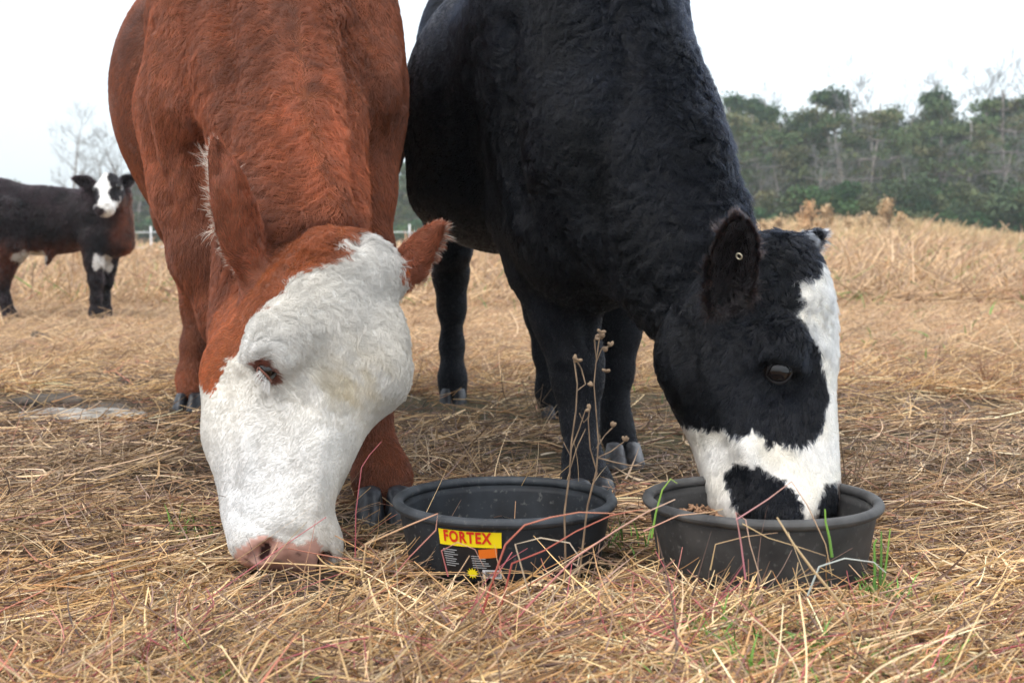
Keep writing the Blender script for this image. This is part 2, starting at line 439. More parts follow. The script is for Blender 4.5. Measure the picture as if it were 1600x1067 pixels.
def q(px, py, d, r): return (P(px, py, d), r)
def rim_fringe(E, n, L, col, rad, parent, seed=5, side=None, inward=.4):
    r = np.random.default_rng(seed); a = r.uniform(0, 2*math.pi, n)
    if side is not None: a = np.where(r.random(n) < .8, r.normal(side, .7, n), a)
    root = E['c']+E['ax']*(.08+np.sin(a)*.95)[:, None]*E['L']+E['wd']*(np.cos(a)*.93*(1-E['tp']*np.sin(a)))[:, None]*E['wid']+E['op']*E['th']*.4
    out = E['wd']*np.cos(a)[:, None]*.8+E['ax']*(np.sin(a)*.5+.55)[:, None]
    d0 = nrm(out-E['wd']*np.cos(a)[:, None]*inward*1.2+E['op']*.5+r.normal(size=(n, 3))*.22); d1 = nrm(out+DN*.2+r.normal(size=(n, 3))*.3)
    t = np.linspace(0, 1, 6)[None, :, None]; l = (L*r.uniform(.4, 1.15, n)*(.35+.65*np.clip(vnoise(root, .018, seed+90)[:, 0]*.7+.5, 0, 1.3)))[:, None, None]; rt_ = np.floor(root/.011).astype(np.int64)@np.array([73, 191, 457]); hj = np.random.default_rng(seed+3).normal(size=(5000, 3))[rt_ % 5000]*.32; d0 = nrm(d0+hj); d1 = nrm(d1+hj)
    pts = root[:, None]+l*(d0[:, None]*t*(1-t*.5)+d1[:, None]*t*t*.5)
    return pts, rad*np.linspace(1, .2, 6)[None]*r.uniform(.8, 1.2, (n, 1)), (col[r.integers(0, len(col), n)] if np.ndim(col) == 2 else np.tile(col, (n, 1)))*r.uniform(.75, 1.15, (n, 1))

# ---------------- red cow
def build_red():
    root = empty('cow', P(430, 700, 3.3)*V3(1, 1, 0), 'big red brown cow with white face lowering its muzzle into the straw', 'cow', None)
    B = Body()
    # trunk
    B.ell(P(424, 172, 4.2), (.44, .92, .475), None, .03, (0, .9, -.5), tag='trunk')
    B.ell(P(425, 60, 3.4), (.31, .42, .34), None, .05, (0, .5, -.8))
    B.ell(P(440, 260, 3.25), (.21, .26, .36), None, .08, DN)
    # shoulder blades and points
    B.ell(P(296, 130, 3.08), (.10, .16, .30), RR(V3(0, 1, 0), .05), .045, (-.1, .3, -1))
    B.ell(P(300, 165, 2.98), (.085, .08, .085), None, .08, (-.1, .1, -1))
    B.ell(P(568, 120, 3.12), (.10, .16, .30), None, .045, (.1, .3, -1))
    B.ell(P(574, 140, 3.02), (.08, .08, .10), None, .08, (.1, .1, -1))
    # neck
    B.cap(P(425, -60, 3.15), P(438, 120, 2.95), .20, .175, .04, (0, .2, -1), tag='neck')
    B.cap(P(438, 120, 2.95), P(462, 360, 2.70), .175, .135, .04, (-.2, 0, -1), fl=((1, 0, 0), 1.06), tag='neck')
    B.cap(P(470, -60, 3.0), P(500, 170, 2.80), .055, .055, .09, (0, .2, -1))
    B.cap(P(500, 170, 2.80), P(520, 350, 2.66), .055, .04, .08, (.1, 0, -1))
    B.cap(P(445, 300, 2.95), P(400, 520, 2.72), .15, .10, .08, DN)       # throat
    # forelegs
    B.chain([q(297, 175, 3.08, .125), q(308, 300, 3.03, .095), q(325, 400, 3.0, .08), q(362, 500, 2.97, .062), q(385, 560, 2.95, .055), q(398, 640, 2.92, .036), q(408, 730, 2.88, .036), q(412, 765, 2.86, .047), q(414, 790, 2.83, .046)], .05, DN)
    B.chain([q(560, 175, 3.12, .10), q(558, 300, 3.05, .082), q(562, 400, 3.0, .072), q(570, 500, 2.97, .06), q(574, 560, 2.95, .055), q(579, 640, 2.93, .040), q(586, 700, 2.91, .041), q(597, 745, 2.88, .057), q(600, 772, 2.86, .052)], .045, DN)
    # hind legs
    B.chain([q(322, 215, 4.5, .24), q(312, 330, 4.45, .15), q(306, 400, 4.55, .075), q(309, 440, 4.7, .060), q(308, 480, 4.72, .046), q(303, 540, 4.68, .036), q(299, 590, 4.66, .042), q(298, 612, 4.62, .042)], .06, DN)
    B.chain([q(520, 215, 4.5, .24), q(528, 330, 4.5, .15), q(534, 400, 4.6, .075), q(536, 440, 4.75, .060), q(536, 480, 4.75, .046), q(536, 540, 4.74, .036), q(536, 590, 4.72, .042), q(536, 612, 4.68, .042)], .06, DN)
    B.ell(P(425, 300, 4.0), (.3, .5, .14), None, .12, DN)
    # head
    yaw = math.radians(33)
    o, R = head_frame(P(522, 408, 2.58), P(438, 903, 2.35), (math.sin(yaw), -math.cos(yaw), .05))
    s = np.linalg.norm(P(522, 408, 2.58)-P(438, 903, 2.35))/.535
    sx = s*1.02
    H = add_head(B, o, R, s, .03, brow=1.0, jaw=1.12, muz=1.0, nose=.9)
    B.cap(H(-.055, -.125, .20), H(-.06, -.10, .30), .085*s, .066*s, .05, R[:, 2]*.5-R[:, 1], tag='head')
    B.cap(H(-.058, -.09, .30), H(-.04, -.055, .42), .064*s, .052*s, .05, R[:, 2], tag='head')
    B.ell(H(.03, .045, .015), V3(.085, .05, .05)*s, R, .04, R[:, 2], tag='head')
    B.ell(H(.075, .05, .15), V3(.058, .05, .09)*s, R, .03, R[:, 2], tag='head')
    B.cap(H(.080, .035, .19), H(.040, .0, .31), .05*s, .042*s, .05, R[:, 2], tag='head')
    B.ell(H(-.085, .058, .165), V3(.045, .04, .055)*s, R, .03, R[:, 2], tag='head')
    E1 = add_ear(B, P(398, 438, 2.55), P(336, 224, 2.46), (-.76, .56, -.1), .053, .020)
    E2 = add_ear(B, P(616, 446, 2.62), P(686, 350, 2.55), (.45, .8, .4), .034, .018)
    V, Fc = B.mesh(VOX); V = relax(V, Fc, 2, .5); N, area = vnormals(V, Fc)
    V = sculpt(V, N, [([(229, 40), (222, 160), (238, 250), (262, 320)], 11, .022, 3.6), ([(243, 60), (237, 160), (256, 260)], 9, -.012, 3.4), ([(352, 0), (358, 100), (348, 200), (338, 260)], 20, .028, 3.4),
        ([(300, 40), (296, 110)], 26, -.012, 3.4), ([(285, 165), (300, 185)], 26, -.018, 3.4), ([(300, 235), (312, 300)], 14, .016, 3.4), ([(546, 40), (552, 160), (557, 260), (562, 370)], 13, .030, 3.4), ([(600, 120), (608, 160)], 20, -.016, 3.4), ([(640, 60), (634, 160)], 8, .016, 3.4),
        ([(455, 0), (470, 120), (490, 230), (525, 330)], 20, -.016, 3.2), ([(362, 150), (410, 168), (455, 158)], 7, .006, 3.2), ([(365, 225), (420, 250), (470, 240)], 8, .006, 3.2), ([(385, 300), (440, 318), (500, 300)], 8, .006, 3.2), ([(510, 150), (535, 180)], 8, .006, 3.2),
        ([(520, 352), (470, 362), (430, 385)], 10, .012, 2.9),
        ([(425, 628), (440, 690), (450, 740)], 16, .009), ([(378, 572), (396, 545), (428, 545), (448, 570)], 13, -.011), ([(402, 640), (384, 700), (384, 750)], 15, -.007), ([(350, 600), (358, 690), (366, 760)], 12, .007), ([(505, 560), (525, 640)], 26, .010),
        ([(500, 690), (490, 790)], 14, -.006), ([(372, 800), (420, 835), (470, 838)], 12, .006), ([(452, 850), (450, 880)], 5, .005), ([(440, 560), (470, 620), (470, 680)], 22, .006), ([(385, 800), (372, 850)], 12, -.006)])
    N, area = vnormals(V, Fc)
    patW = make_pat(o, 2.46, [(553, 368), (600, 350), (634, 380), (634, 430), (720, 560), (720, 950), (250, 950), (280, 600), (303, 606), (345, 622), (350, 592), (366, 562), (398, 543), (402, 515), (432, 492), (462, 462), (478, 435), (520, 424), (552, 408)])
    patN = make_pat(o, 2.36, [(392, 960), (388, 890), (400, 868), (424, 846), (445, 846), (470, 858), (500, 860), (522, 850), (530, 900), (520, 960)])
    def isear(X): return B.near(X, 'ear') < .012
    def col(X, r=None):
        n = len(X); c = np.tile(RED, (n, 1))
        c = c*(1+.22*vnoise(X, .22, 41)[:, :1])*(1+.10*vnoise(X, .03, 42)[:, :1])
        L = (X-o)@R/s
        hd = (B.near(X, 'head') < .03) & (L[:, 1] > -.24) & (L[:, 2] > -.045) & (B.near(X, 'ear') > B.near(X, 'head'))
        wm = hd & inpat(X, o, patW, .008)
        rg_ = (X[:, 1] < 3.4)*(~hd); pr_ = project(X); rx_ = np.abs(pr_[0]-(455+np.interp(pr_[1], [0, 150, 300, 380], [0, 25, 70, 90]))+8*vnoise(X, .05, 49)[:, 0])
        c = c*(1+(.22*np.exp(-((rx_-26)/20)**2)-.28*np.exp(-(rx_/7)**2))*rg_*(pr_[1] < 330))[:, None]  # root shade of the parting and highlighted curls beside it, put into the colour
        br = hd & ~wm; c[br] = c[br]*V3(1.25, 1.2, .95)
        wc = WHITE*(1+.05*vnoise(X, .03, 44)[:, :1])*(1+.03*vnoise(X, .2, 47)[:, 2:3]*V3(-.5, 0, 1.0))
        # yellowish stain in the curls below the forehead
        st = np.exp(-(((L[:, 0]-.03)/.06)**2+((L[:, 2]-.22)/.05)**2))[:, None]*(vnoise(X, .03, 46)[:, :1]*.5+.5).clip(0, 1)
        wc = wc*(1-st*V3(.12, .2, .38)); c[wm] = wc[wm]
        nm = hd & inpat(X, o, patN, .004) & (L[:, 1] > -.08); c[nm] = V3(.62, .36, .295)*(1+.12*vnoise(X, .012, 45)[:, :1])[nm]
        for sg in (-1, 1):
            nd = (((X-H(sg*.052, .043, .506))@R)/V3(.012, .02, .022)/s); ng = ((nd**2).sum(1) < 1) & hd; c[ng] = V3(.10, .035, .03)
        el = (((X-ec)@np.stack([esd, eup], 1))/V3(.036, .020)[:2]); em = ((el**2).sum(1) < 1) & hd
        ea = (B.near(X, 'ear') < .012) & ~wm; c[ea] = (V3(.38, .122, .06)*(1+.15*vnoise(X, .03, 48)[:, :1]))[ea]
        c[em] = V3(.24, .08, .05)
        return c
    ec, en = pick(V, N, 412, 590); eup0 = nrm(V3(.87, 0, .5)); eup = nrm(eup0-(eup0@en)*en); esd = np.cross(eup, en)
    flow = B.attrs(V)
    # the forehead: curls fall from the poll and swirl between the eyes
    L = (V-o)@R/s; hd = (B.near(V, 'head') < .03)[:, None]
    sw = np.stack([-(L[:, 2]-.27), np.zeros(len(V)), (L[:, 0]-.02)*.8+.06], 1)
    fz = (smooth(-.05, .03, L[:, 1])*smooth(.42, .30, L[:, 2]))[:, None]*hd
    flow = flow*(1-fz*.7)+(nrm(sw)@R.T)*fz*.7
    lat = (smooth(.30, .40, L[:, 2])*(L[:, 1] > -.05))[:, None]*hd
    flow = flow+(R[:, 0]*np.sign(L[:, :1])*.8)*lat
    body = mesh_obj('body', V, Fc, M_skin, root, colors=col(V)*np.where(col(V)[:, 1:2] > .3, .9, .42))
    def ridge(X):   # the crest of the neck
        px, py, _ = project(X); cx = 455+np.interp(py, [0, 150, 300, 380], [0, 25, 70, 90]); return np.exp(-((px-cx)/55)**2)*(py < 385)
    def lenf(X):
        Lq = (X-o)@R/s; h_ = B.near(X, 'head') < .03
        fore = h_*smooth(-.03, .04, Lq[:, 1])*smooth(.32, .12, Lq[:, 2])
        base = np.where(h_, .010, .016)+.011*fore+.011*smooth(.12, .0, B.near(X, 'neck'))*(~h_)+.008*ridge(X)
        nose = inpat(X, o, patN, .004) & h_
        return np.where(nose, .0015, base*np.where(h_ & (fore < .2), .8, 1))
    def wav(X):
        Lq = (X-o)@R/s; h_ = B.near(X, 'head') < .03
        return .10+.38*h_*smooth(-.03, .04, Lq[:, 1])*smooth(.30, .16, Lq[:, 2])+.38*smooth(.12, .0, B.near(X, 'neck'))*(~h_)
    def clumpf(X): return .18+.65*np.clip(wav(X)-.05, 0, .8)
    def dens(X):
        e = ((X-ec)**2).sum(1) < .014**2; Lq = (X-o)@R/s; h_ = B.near(X, 'head') < .03
        nose = inpat(X, o, patN, .004) & h_
        return np.where(e | nose, .02, 1.0+.7*h_)
    px, py, _ = project(V); rx = (px-(455+np.interp(py, [0, 150, 300, 380], [0, 25, 70, 90])))
    rg = (ridge(V)*(V[:, 1] < 3.4))[:, None]; flow = flow*(1-.6*rg)+rg*np.stack([np.tanh(rx/14)*.9, np.zeros(len(V)), np.where(py < 150, .7, -.5)], 1)
    nf = (B.near(V, 'neck') < .03)[:, None]*(1-rg)*(B.near(V, 'head') > .04)[:, None]
    flow = flow+nf*np.stack([-.9*np.ones(len(V)), .0*px, .1+0*px], 1)
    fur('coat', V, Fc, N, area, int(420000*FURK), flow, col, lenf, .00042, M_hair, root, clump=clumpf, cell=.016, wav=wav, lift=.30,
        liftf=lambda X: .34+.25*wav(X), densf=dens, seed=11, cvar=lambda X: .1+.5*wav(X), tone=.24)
    cr = V3(.82, .74, .64)
    p1 = rim_fringe(E1, int(650*FURK)+20, .036, np.array([cr, cr, RED*1.2]), .0004, root, 5, side=math.pi, inward=.2)
    p2 = rim_fringe(E2, int(1500*FURK)+20, .026, np.array([RED*1.2, RED, cr*.9]), .0004, root, 6, side=.3)
    for nm, p in (('ear_hair', p1), ('ear_hair', p2)): curves_obj(nm, *p, M_hair, root)
    # the half closed eye and its pale lashes
    ce = eye(ec, en, eup, .022, root, .42, M_lidb, 1.4, .45)
    r = np.random.default_rng(3); n = 90; a = r.uniform(-1, 1, n)
    rt = ec+esd*a[:, None]*.018+eup*(.006-.004*a*a)[:, None]+en*.006
    dl = nrm(en*.6+eup*-.15+esd*(a*.5)[:, None]+r.normal(size=(n, 3))*.15); t = np.linspace(0, 1, 5)[None, :, None]
    curves_obj('eyelashes', rt[:, None]+dl[:, None]*t*.022+DN*t*t*.006, .0004*np.ones((n, 5))*np.linspace(1, .3, 5), np.tile(V3(.8, .78, .75), (n, 1)), M_hair, root)
    g = lambda x, y, d: P(x, y, d)*V3(1, 1, 0)
    hoof('hoof', g(601, 800, 2.78), (.1, -1), .054, .070, M_hoof, root)
    hoof('hoof', g(412, 800, 2.80), (-.1, -1), .050, .062, M_hoof, root)
    hoof('hoof', g(297, 640, 4.60), (-.1, -1), .046, .06, M_hoof, root)
    hoof('hoof', g(536, 640, 4.66), (-.1, -1), .046, .06, M_hoof, root)
    return root

# ---------------- black cow
def build_black():
    root = empty('cow', P(860, 600, 3.6)*V3(1, 1, 0), 'shaggy black cow with white blaze eating from the right hand rubber tub', 'cow', None)
    B = Body()
    bx = RR(V3(0, 0, 1), .10)
    B.ell(P(803, 180, 4.05), (.35, .85, .42), bx, .05, (-.25, .9, -.2), tag='trunk')
    B.ell(P(780, 305, 3.95), (.26, .55, .13), bx, .12, (-.2, .7, -.6))
    B.ell(P(770, 90, 4.6), (.27, .3, .34), None, .12, (0, .6, -1))
    B.ell(P(890, 40, 3.35), (.27, .34, .34), None, .12, (-.5, .4, -.5))
    B.ell(P(915, 260, 3.22), (.225, .28, .34), None, .12, (-.4, .2, -1), tag='chest')
    B.ell(P(930, 365, 3.12), (.15, .2, .17), None, .12, (-.2, 0, -1), tag='chest')
    B.ell(P(838, 200, 3.25), (.10, .18, .34), RR(V3(0, 1, 0), -.05), .07, (-.3, .3, -1))       # shoulder
    # neck
    B.cap(P(912, 20, 3.25), P(985, 230, 3.02), .235, .20, .10, (-.8, .2, -.35), tag='neck')
    B.cap(P(985, 230, 3.02), P(1078, 400, 2.84), .20, .150, .09, (-.8, .2, -.35), tag='neck')
    B.cap(P(982, -20, 3.05), P(1076, 230, 2.85), .075, .055, .09, (-.6, .2, -.2), tag='crest')
    B.cap(P(1076, 230, 2.85), P(1134, 370, 2.72), .055, .05, .07, (-.6, .2, -.2), tag='crest')
    B.cap(P(975, 330, 3.0), P(1070, 490, 2.78), .13, .08, .09, (-.5, 0, -1), tag='neck')
    # forelegs
    B.chain([q(842, 330, 3.32, .135), q(862, 420, 3.28, .10), q(884, 500, 3.24, .076), q(900, 560, 3.22, .060), q(903, 600, 3.2, .053), q(906, 660, 3.17, .038), q(911, 720, 3.10, .041), q(917, 765, 3.02, .057), q(920, 795, 2.98, .054)], .05, DN)
    B.chain([q(950, 380, 3.55, .12), q(968, 470, 3.56, .068), q(966, 520, 3.56, .054), q(961, 580, 3.56, .044), q(961, 640, 3.54, .031), q(965, 675, 3.52, .036), q(972, 700, 3.5, .043)], .05, DN)
    # hind legs
    B.chain([q(716, 200, 4.75, .20), q(706, 330, 4.72, .10), q(705, 385, 4.75, .066), q(704, 430, 4.85, .058), q(706, 480, 4.86, .044), q(706, 540, 4.84, .036), q(707, 590, 4.8, .042), q(708, 622, 4.78, .050)], .06, DN)
    B.chain([q(850, 220, 4.4, .20), q(842, 380, 4.38, .10), q(843, 440, 4.4, .075), q(850, 490, 4.46, .058), q(856, 550, 4.46, .042), q(862, 610, 4.44, .045), q(867, 640, 4.42, .05)], .06, DN)
    yaw = math.radians(67)
    A, Z = P(1187, 416, 2.62), P(1234, 834, 2.42)
    o, R = head_frame(A, Z, (math.sin(yaw), -math.cos(yaw), .1)); s = np.linalg.norm(A-Z)/.505
    H = add_head(B, o, R, s, .03, brow=1.05, jaw=.80, muz=1.10)
    B.ell(H(0, .075, .10), V3(.07, .05, .12)*s, R, .04, R[:, 2], tag='head')
    B.cap(H(0, .055, .2), H(0, .045, .44), .055*s, .05*s, .04, R[:, 2], tag='head')
    B.ell(H(0, .035, .0), V3(.06, .055, .05)*s, R, .04, R[:, 2], tag='head')
    B.ell(H(-.03, -.09, .19), V3(.065, .09, .12)*s, R, .05, -R[:, 1]*.6-R[:, 2]*.2, tag='head')
    B.cap(H(0, -.11, .25), H(0, -.085, .42), .06*s, .045*s, .05, R[:, 2]-.4*R[:, 1], tag='head')
    E1 = add_ear(B, P(1128, 500, 2.50), P(1158, 343, 2.42), (-.1, -1, .12), .049, .024, .10)
    E2 = add_ear(B, P(1212, 425, 2.68), P(1285, 362, 2.62), (.1, -1, .2), .033, .018)
    V, Fc = B.mesh(VOX); V = relax(V, Fc, 2, .5); N, area = vnormals(V, Fc)
    V = sculpt(V, N, [([(798, 40), (790, 150), (797, 230), (812, 330)], 16, .030, 3.8), ([(955, 0), (985, 80), (975, 150), (935, 230), (925, 330)], 22, .022, 3.6), ([(870, 150), (850, 260)], 34, -.014, 3.5), ([(740, 60), (735, 200), (745, 300)], 18, .008), ([(700, 60), (690, 200)], 16, .007),
        ([(905, 470), (925, 540)], 14, .014), ([(880, 560), (915, 575)], 14, -.010), ([(1010, 440), (1060, 500), (1080, 560)], 14, .010, 2.9), ([(1100, 560), (1120, 620), (1110, 660)], 22, -.006), ([(1085, 520), (1075, 640)], 14, .006),
        ([(1178, 570), (1200, 552), (1235, 552), (1255, 575)], 12, -.010), ([(1195, 612), (1225, 615), (1245, 600)], 8, .006), ([(1232, 640), (1238, 700)], 12, -.006), ([(1200, 660), (1190, 730)], 18, .007), ([(1130, 660), (1165, 700), (1180, 740)], 14, -.005)])
    nk_ = smooth(.05, .0, np.minimum(B.near(V, 'neck'), B.near(V, 'crest')))*(B.near(V, 'head') > .05)*smooth(3.25, 3.05, V[:, 1])
    dr = nrm(P(1120, 380, 2.8)-P(985, 80, 3.15)); sx_ = V@dr+.012*vnoise(V, .06, 81)[:, 0]; V = V+N*(.0045*np.sin(2*math.pi*sx_/.036)*nk_*np.clip(.6+.6*vnoise(V, .09, 82)[:, 0], 0, 1.3))[:, None]
    N, area = vnormals(V, Fc)
    dp = 2.50
    patW = make_pat(o, dp, [(1262, 415), (1285, 412), (1340, 430), (1350, 870), (1080, 870), (1000, 668), (1030, 662), (1060, 677), (1100, 674), (1140, 682), (1155, 670), (1170, 692), (1205, 700), (1235, 690), (1260, 660), (1268, 620), (1262, 570), (1242, 525), (1222, 500), (1230, 470), (1230, 440), (1256, 440), (1264, 428)])
    patB = make_pat(o, dp, [(1110, 752), (1120, 730), (1150, 729), (1190, 745), (1212, 778), (1214, 850), (1150, 850), (1122, 800)])
    patM = make_pat(o, dp, [(1238, 860), (1242, 778), (1258, 756), (1276, 756), (1277, 860)])
    patG = make_pat(o, dp, [(1274, 754), (1325, 745), (1320, 860), (1270, 860)])
    def col(X, r=None):
        n = len(X); c = np.tile(BLACK, (n, 1))*(1+.3*vnoise(X, .15, 51)[:, :1])
        Xm = X.copy(); L = (X-o)@R; far = L[:, 0] > 0.02*s; Xm[far] -= 2*L[far, :1]*R[:, 0]
        hd = (B.near(X, 'head') < .03) & (L[:, 1]/s > -.26) & (L[:, 2] > -.03)
        wm = hd & inpat(Xm, o, patW, .008, 61) & ~inpat(Xm, o, patB, .006, 63) & ~inpat(Xm, o, patM, .004, 65)
        c[wm] = (WHITE*(1+.05*vnoise(X, .03, 54)[:, :1])*(1-V3(.02, .05, .13)*(vnoise(X, .06, 55)[:, 1:2]*.5+.5).clip(0, 1)))[wm]
        g = wm & inpat(Xm, o, patG, .003, 67); c[g] = V3(.20, .16, .14)*(1+.5*vnoise(X, .02, 56)[:, :1])[g]
        ea = (B.near(X, 'ear') < .01); ins = ea & (((X-E1['c'])@E1['op']) > -.01) & (((X-E1['c'])**2).sum(1) < .13**2)
        c[ins] = V3(.010, .008, .009)
        i2 = ea & (((X-E2['c'])@E2['op']) > -.004) & (((X-E2['c']-E2['ax']*.01)**2).sum(1) < .045**2) & (np.abs((X-E2['c'])@E2['wd']) < .020); c[i2] = V3(.42, .45, .50)
        return c
    ec, en = pick(V, N, 1213, 587); eup0 = nrm(V3(-.15, 0, 1)); eup = nrm(eup0-(eup0@en)*en); esd = np.cross(eup, en)
    flow = B.attrs(V)
    body = mesh_obj('body', V, Fc, M_skin, root, colors=col(V))
    def lenf(X):
        Lq = (X-o)@R/s; h_ = B.near(X, 'head') < .03
        fore = h_*smooth(.30, .10, Lq[:, 2])*smooth(-.06, .0, Lq[:, 1])
        nk = smooth(.12, .0, np.minimum(B.near(X, 'neck'), B.near(X, 'crest')))*(~h_)
        leg = X[:, 2] < .5
        nose = inpat(X, o, patG, .003, 67) & h_
        return np.where(nose, .001, np.where(h_, .013, np.where(leg, .006, .016))+.014*fore+.012*nk+.012*smooth(.04, .015, B.near(X, 'crest'))*(~h_))
    def wav(X):
        h_ = B.near(X, 'head') < .03; Lq = (X-o)@R/s
        return .10+.4*h_*smooth(.25, .1, Lq[:, 2])+.50*smooth(.12, .0, np.minimum(B.near(X, 'neck'), B.near(X, 'crest')))*(~h_)
    def dens(X):
        e = ((X-ec)**2).sum(1) < .026**2; Lq = (X-o)@R/s; h_ = B.near(X, 'head') < .03
        return np.where(e, .0, np.where(inpat(X, o, patG, .003, 67) & h_, .02, 1+.8*h_))
    fur('coat', V, Fc, N, area, int(420000*FURK), flow, col, lenf, .00045, M_hairb, root, clump=lambda X: .3+.45*wav(X), cell=.022, wav=wav, lift=.4,
        cvar=lambda X: .12+.35*wav(X), tone=.4, liftf=lambda X: .38+.3*smooth(.06, 0, B.near(X, 'crest'))+.12*wav(X), densf=dens, seed=21)
    br = V3(.016, .010, .010)
    curves_obj('ear_hair', *rim_fringe(E1, int(5200*FURK)+20, .042, np.array([br, br*.5, BLACK*1.5, V3(.07, .03, .018)]), .00045, root, 7, inward=.7), M_hairb, root)
    curves_obj('ear_hair', *rim_fringe(E2, int(1500*FURK)+20, .035, np.array([V3(.55, .58, .62), BLACK, V3(.3, .3, .33)]), .00045, root, 8, inward=.9), M_hairb, root)
    eye(ec, nrm(en+.38*UP), eup, .0290, root, .80, M_lidd, 1.12, .38)
    r = np.random.default_rng(3); n = 260; a = r.uniform(-1.1, .5, n)
    rt = ec+esd*(-.006+.021*np.sin(a))[:, None]-eup*(.019*np.cos(a))[:, None]+en*.002; dl = nrm(en*.25-eup*.8+esd*(np.sin(a))[:, None]+r.normal(size=(n, 3))*.2); t = np.linspace(0, 1, 4)[None, :, None]
    curves_obj('lid_hair', rt[:, None]+dl[:, None]*t*.011, .00035*np.ones((n, 4))*np.linspace(1, .3, 4), V3(.22, .21, .20)*r.uniform(.2, 1, (n, 1)), M_hair, root)
    # small metal clip in the near ear
    bc, bn = pick(V, N, 1158, 398); vs, fs = [], []
    a1 = np.cross(bn, UP); a1 = nrm(a1); a2 = np.cross(bn, a1)
    for i in range(20):
        a = 2*math.pi*i/20
        for j in range(8):
            b = 2*math.pi*j/8; rr = .0058+.0018*math.cos(b); vs.append(bc+bn*(.022+.0018*math.sin(b))+(a1*math.cos(a)+a2*math.sin(a))*rr)
    for i in range(20):
        for j in range(8): fs.append((i*8+j, i*8+(j+1) % 8, ((i+1) % 20)*8+(j+1) % 8, ((i+1) % 20)*8+j))
    mesh_obj('ear_clip', vs, fs, new_mat('dull metal', (.45, .40, .30), .35, metal=.8), root)
    g = lambda x, y, d: P(x, y, d)*V3(1, 1, 0)
    hoof('hoof', g(924, 790, 2.93), (.15, -1), .048, .06, M_hoof, root)
    hoof('hoof', g(974, 730, 3.46), (.2, -1), .044, .06, M_hoofp, root)
    hoof('hoof', g(708, 645, 4.77), (0, -1), .042, .06, M_hoof, root)
    hoof('hoof', g(868, 660, 4.42), (.1, -1), .042, .06, M_hoof, root)
    return root
M_hoofp = noisy(new_mat('pale hoof horn', rough=.45), (.03, .03, .035), (.20, .20, .21), 30, .3)

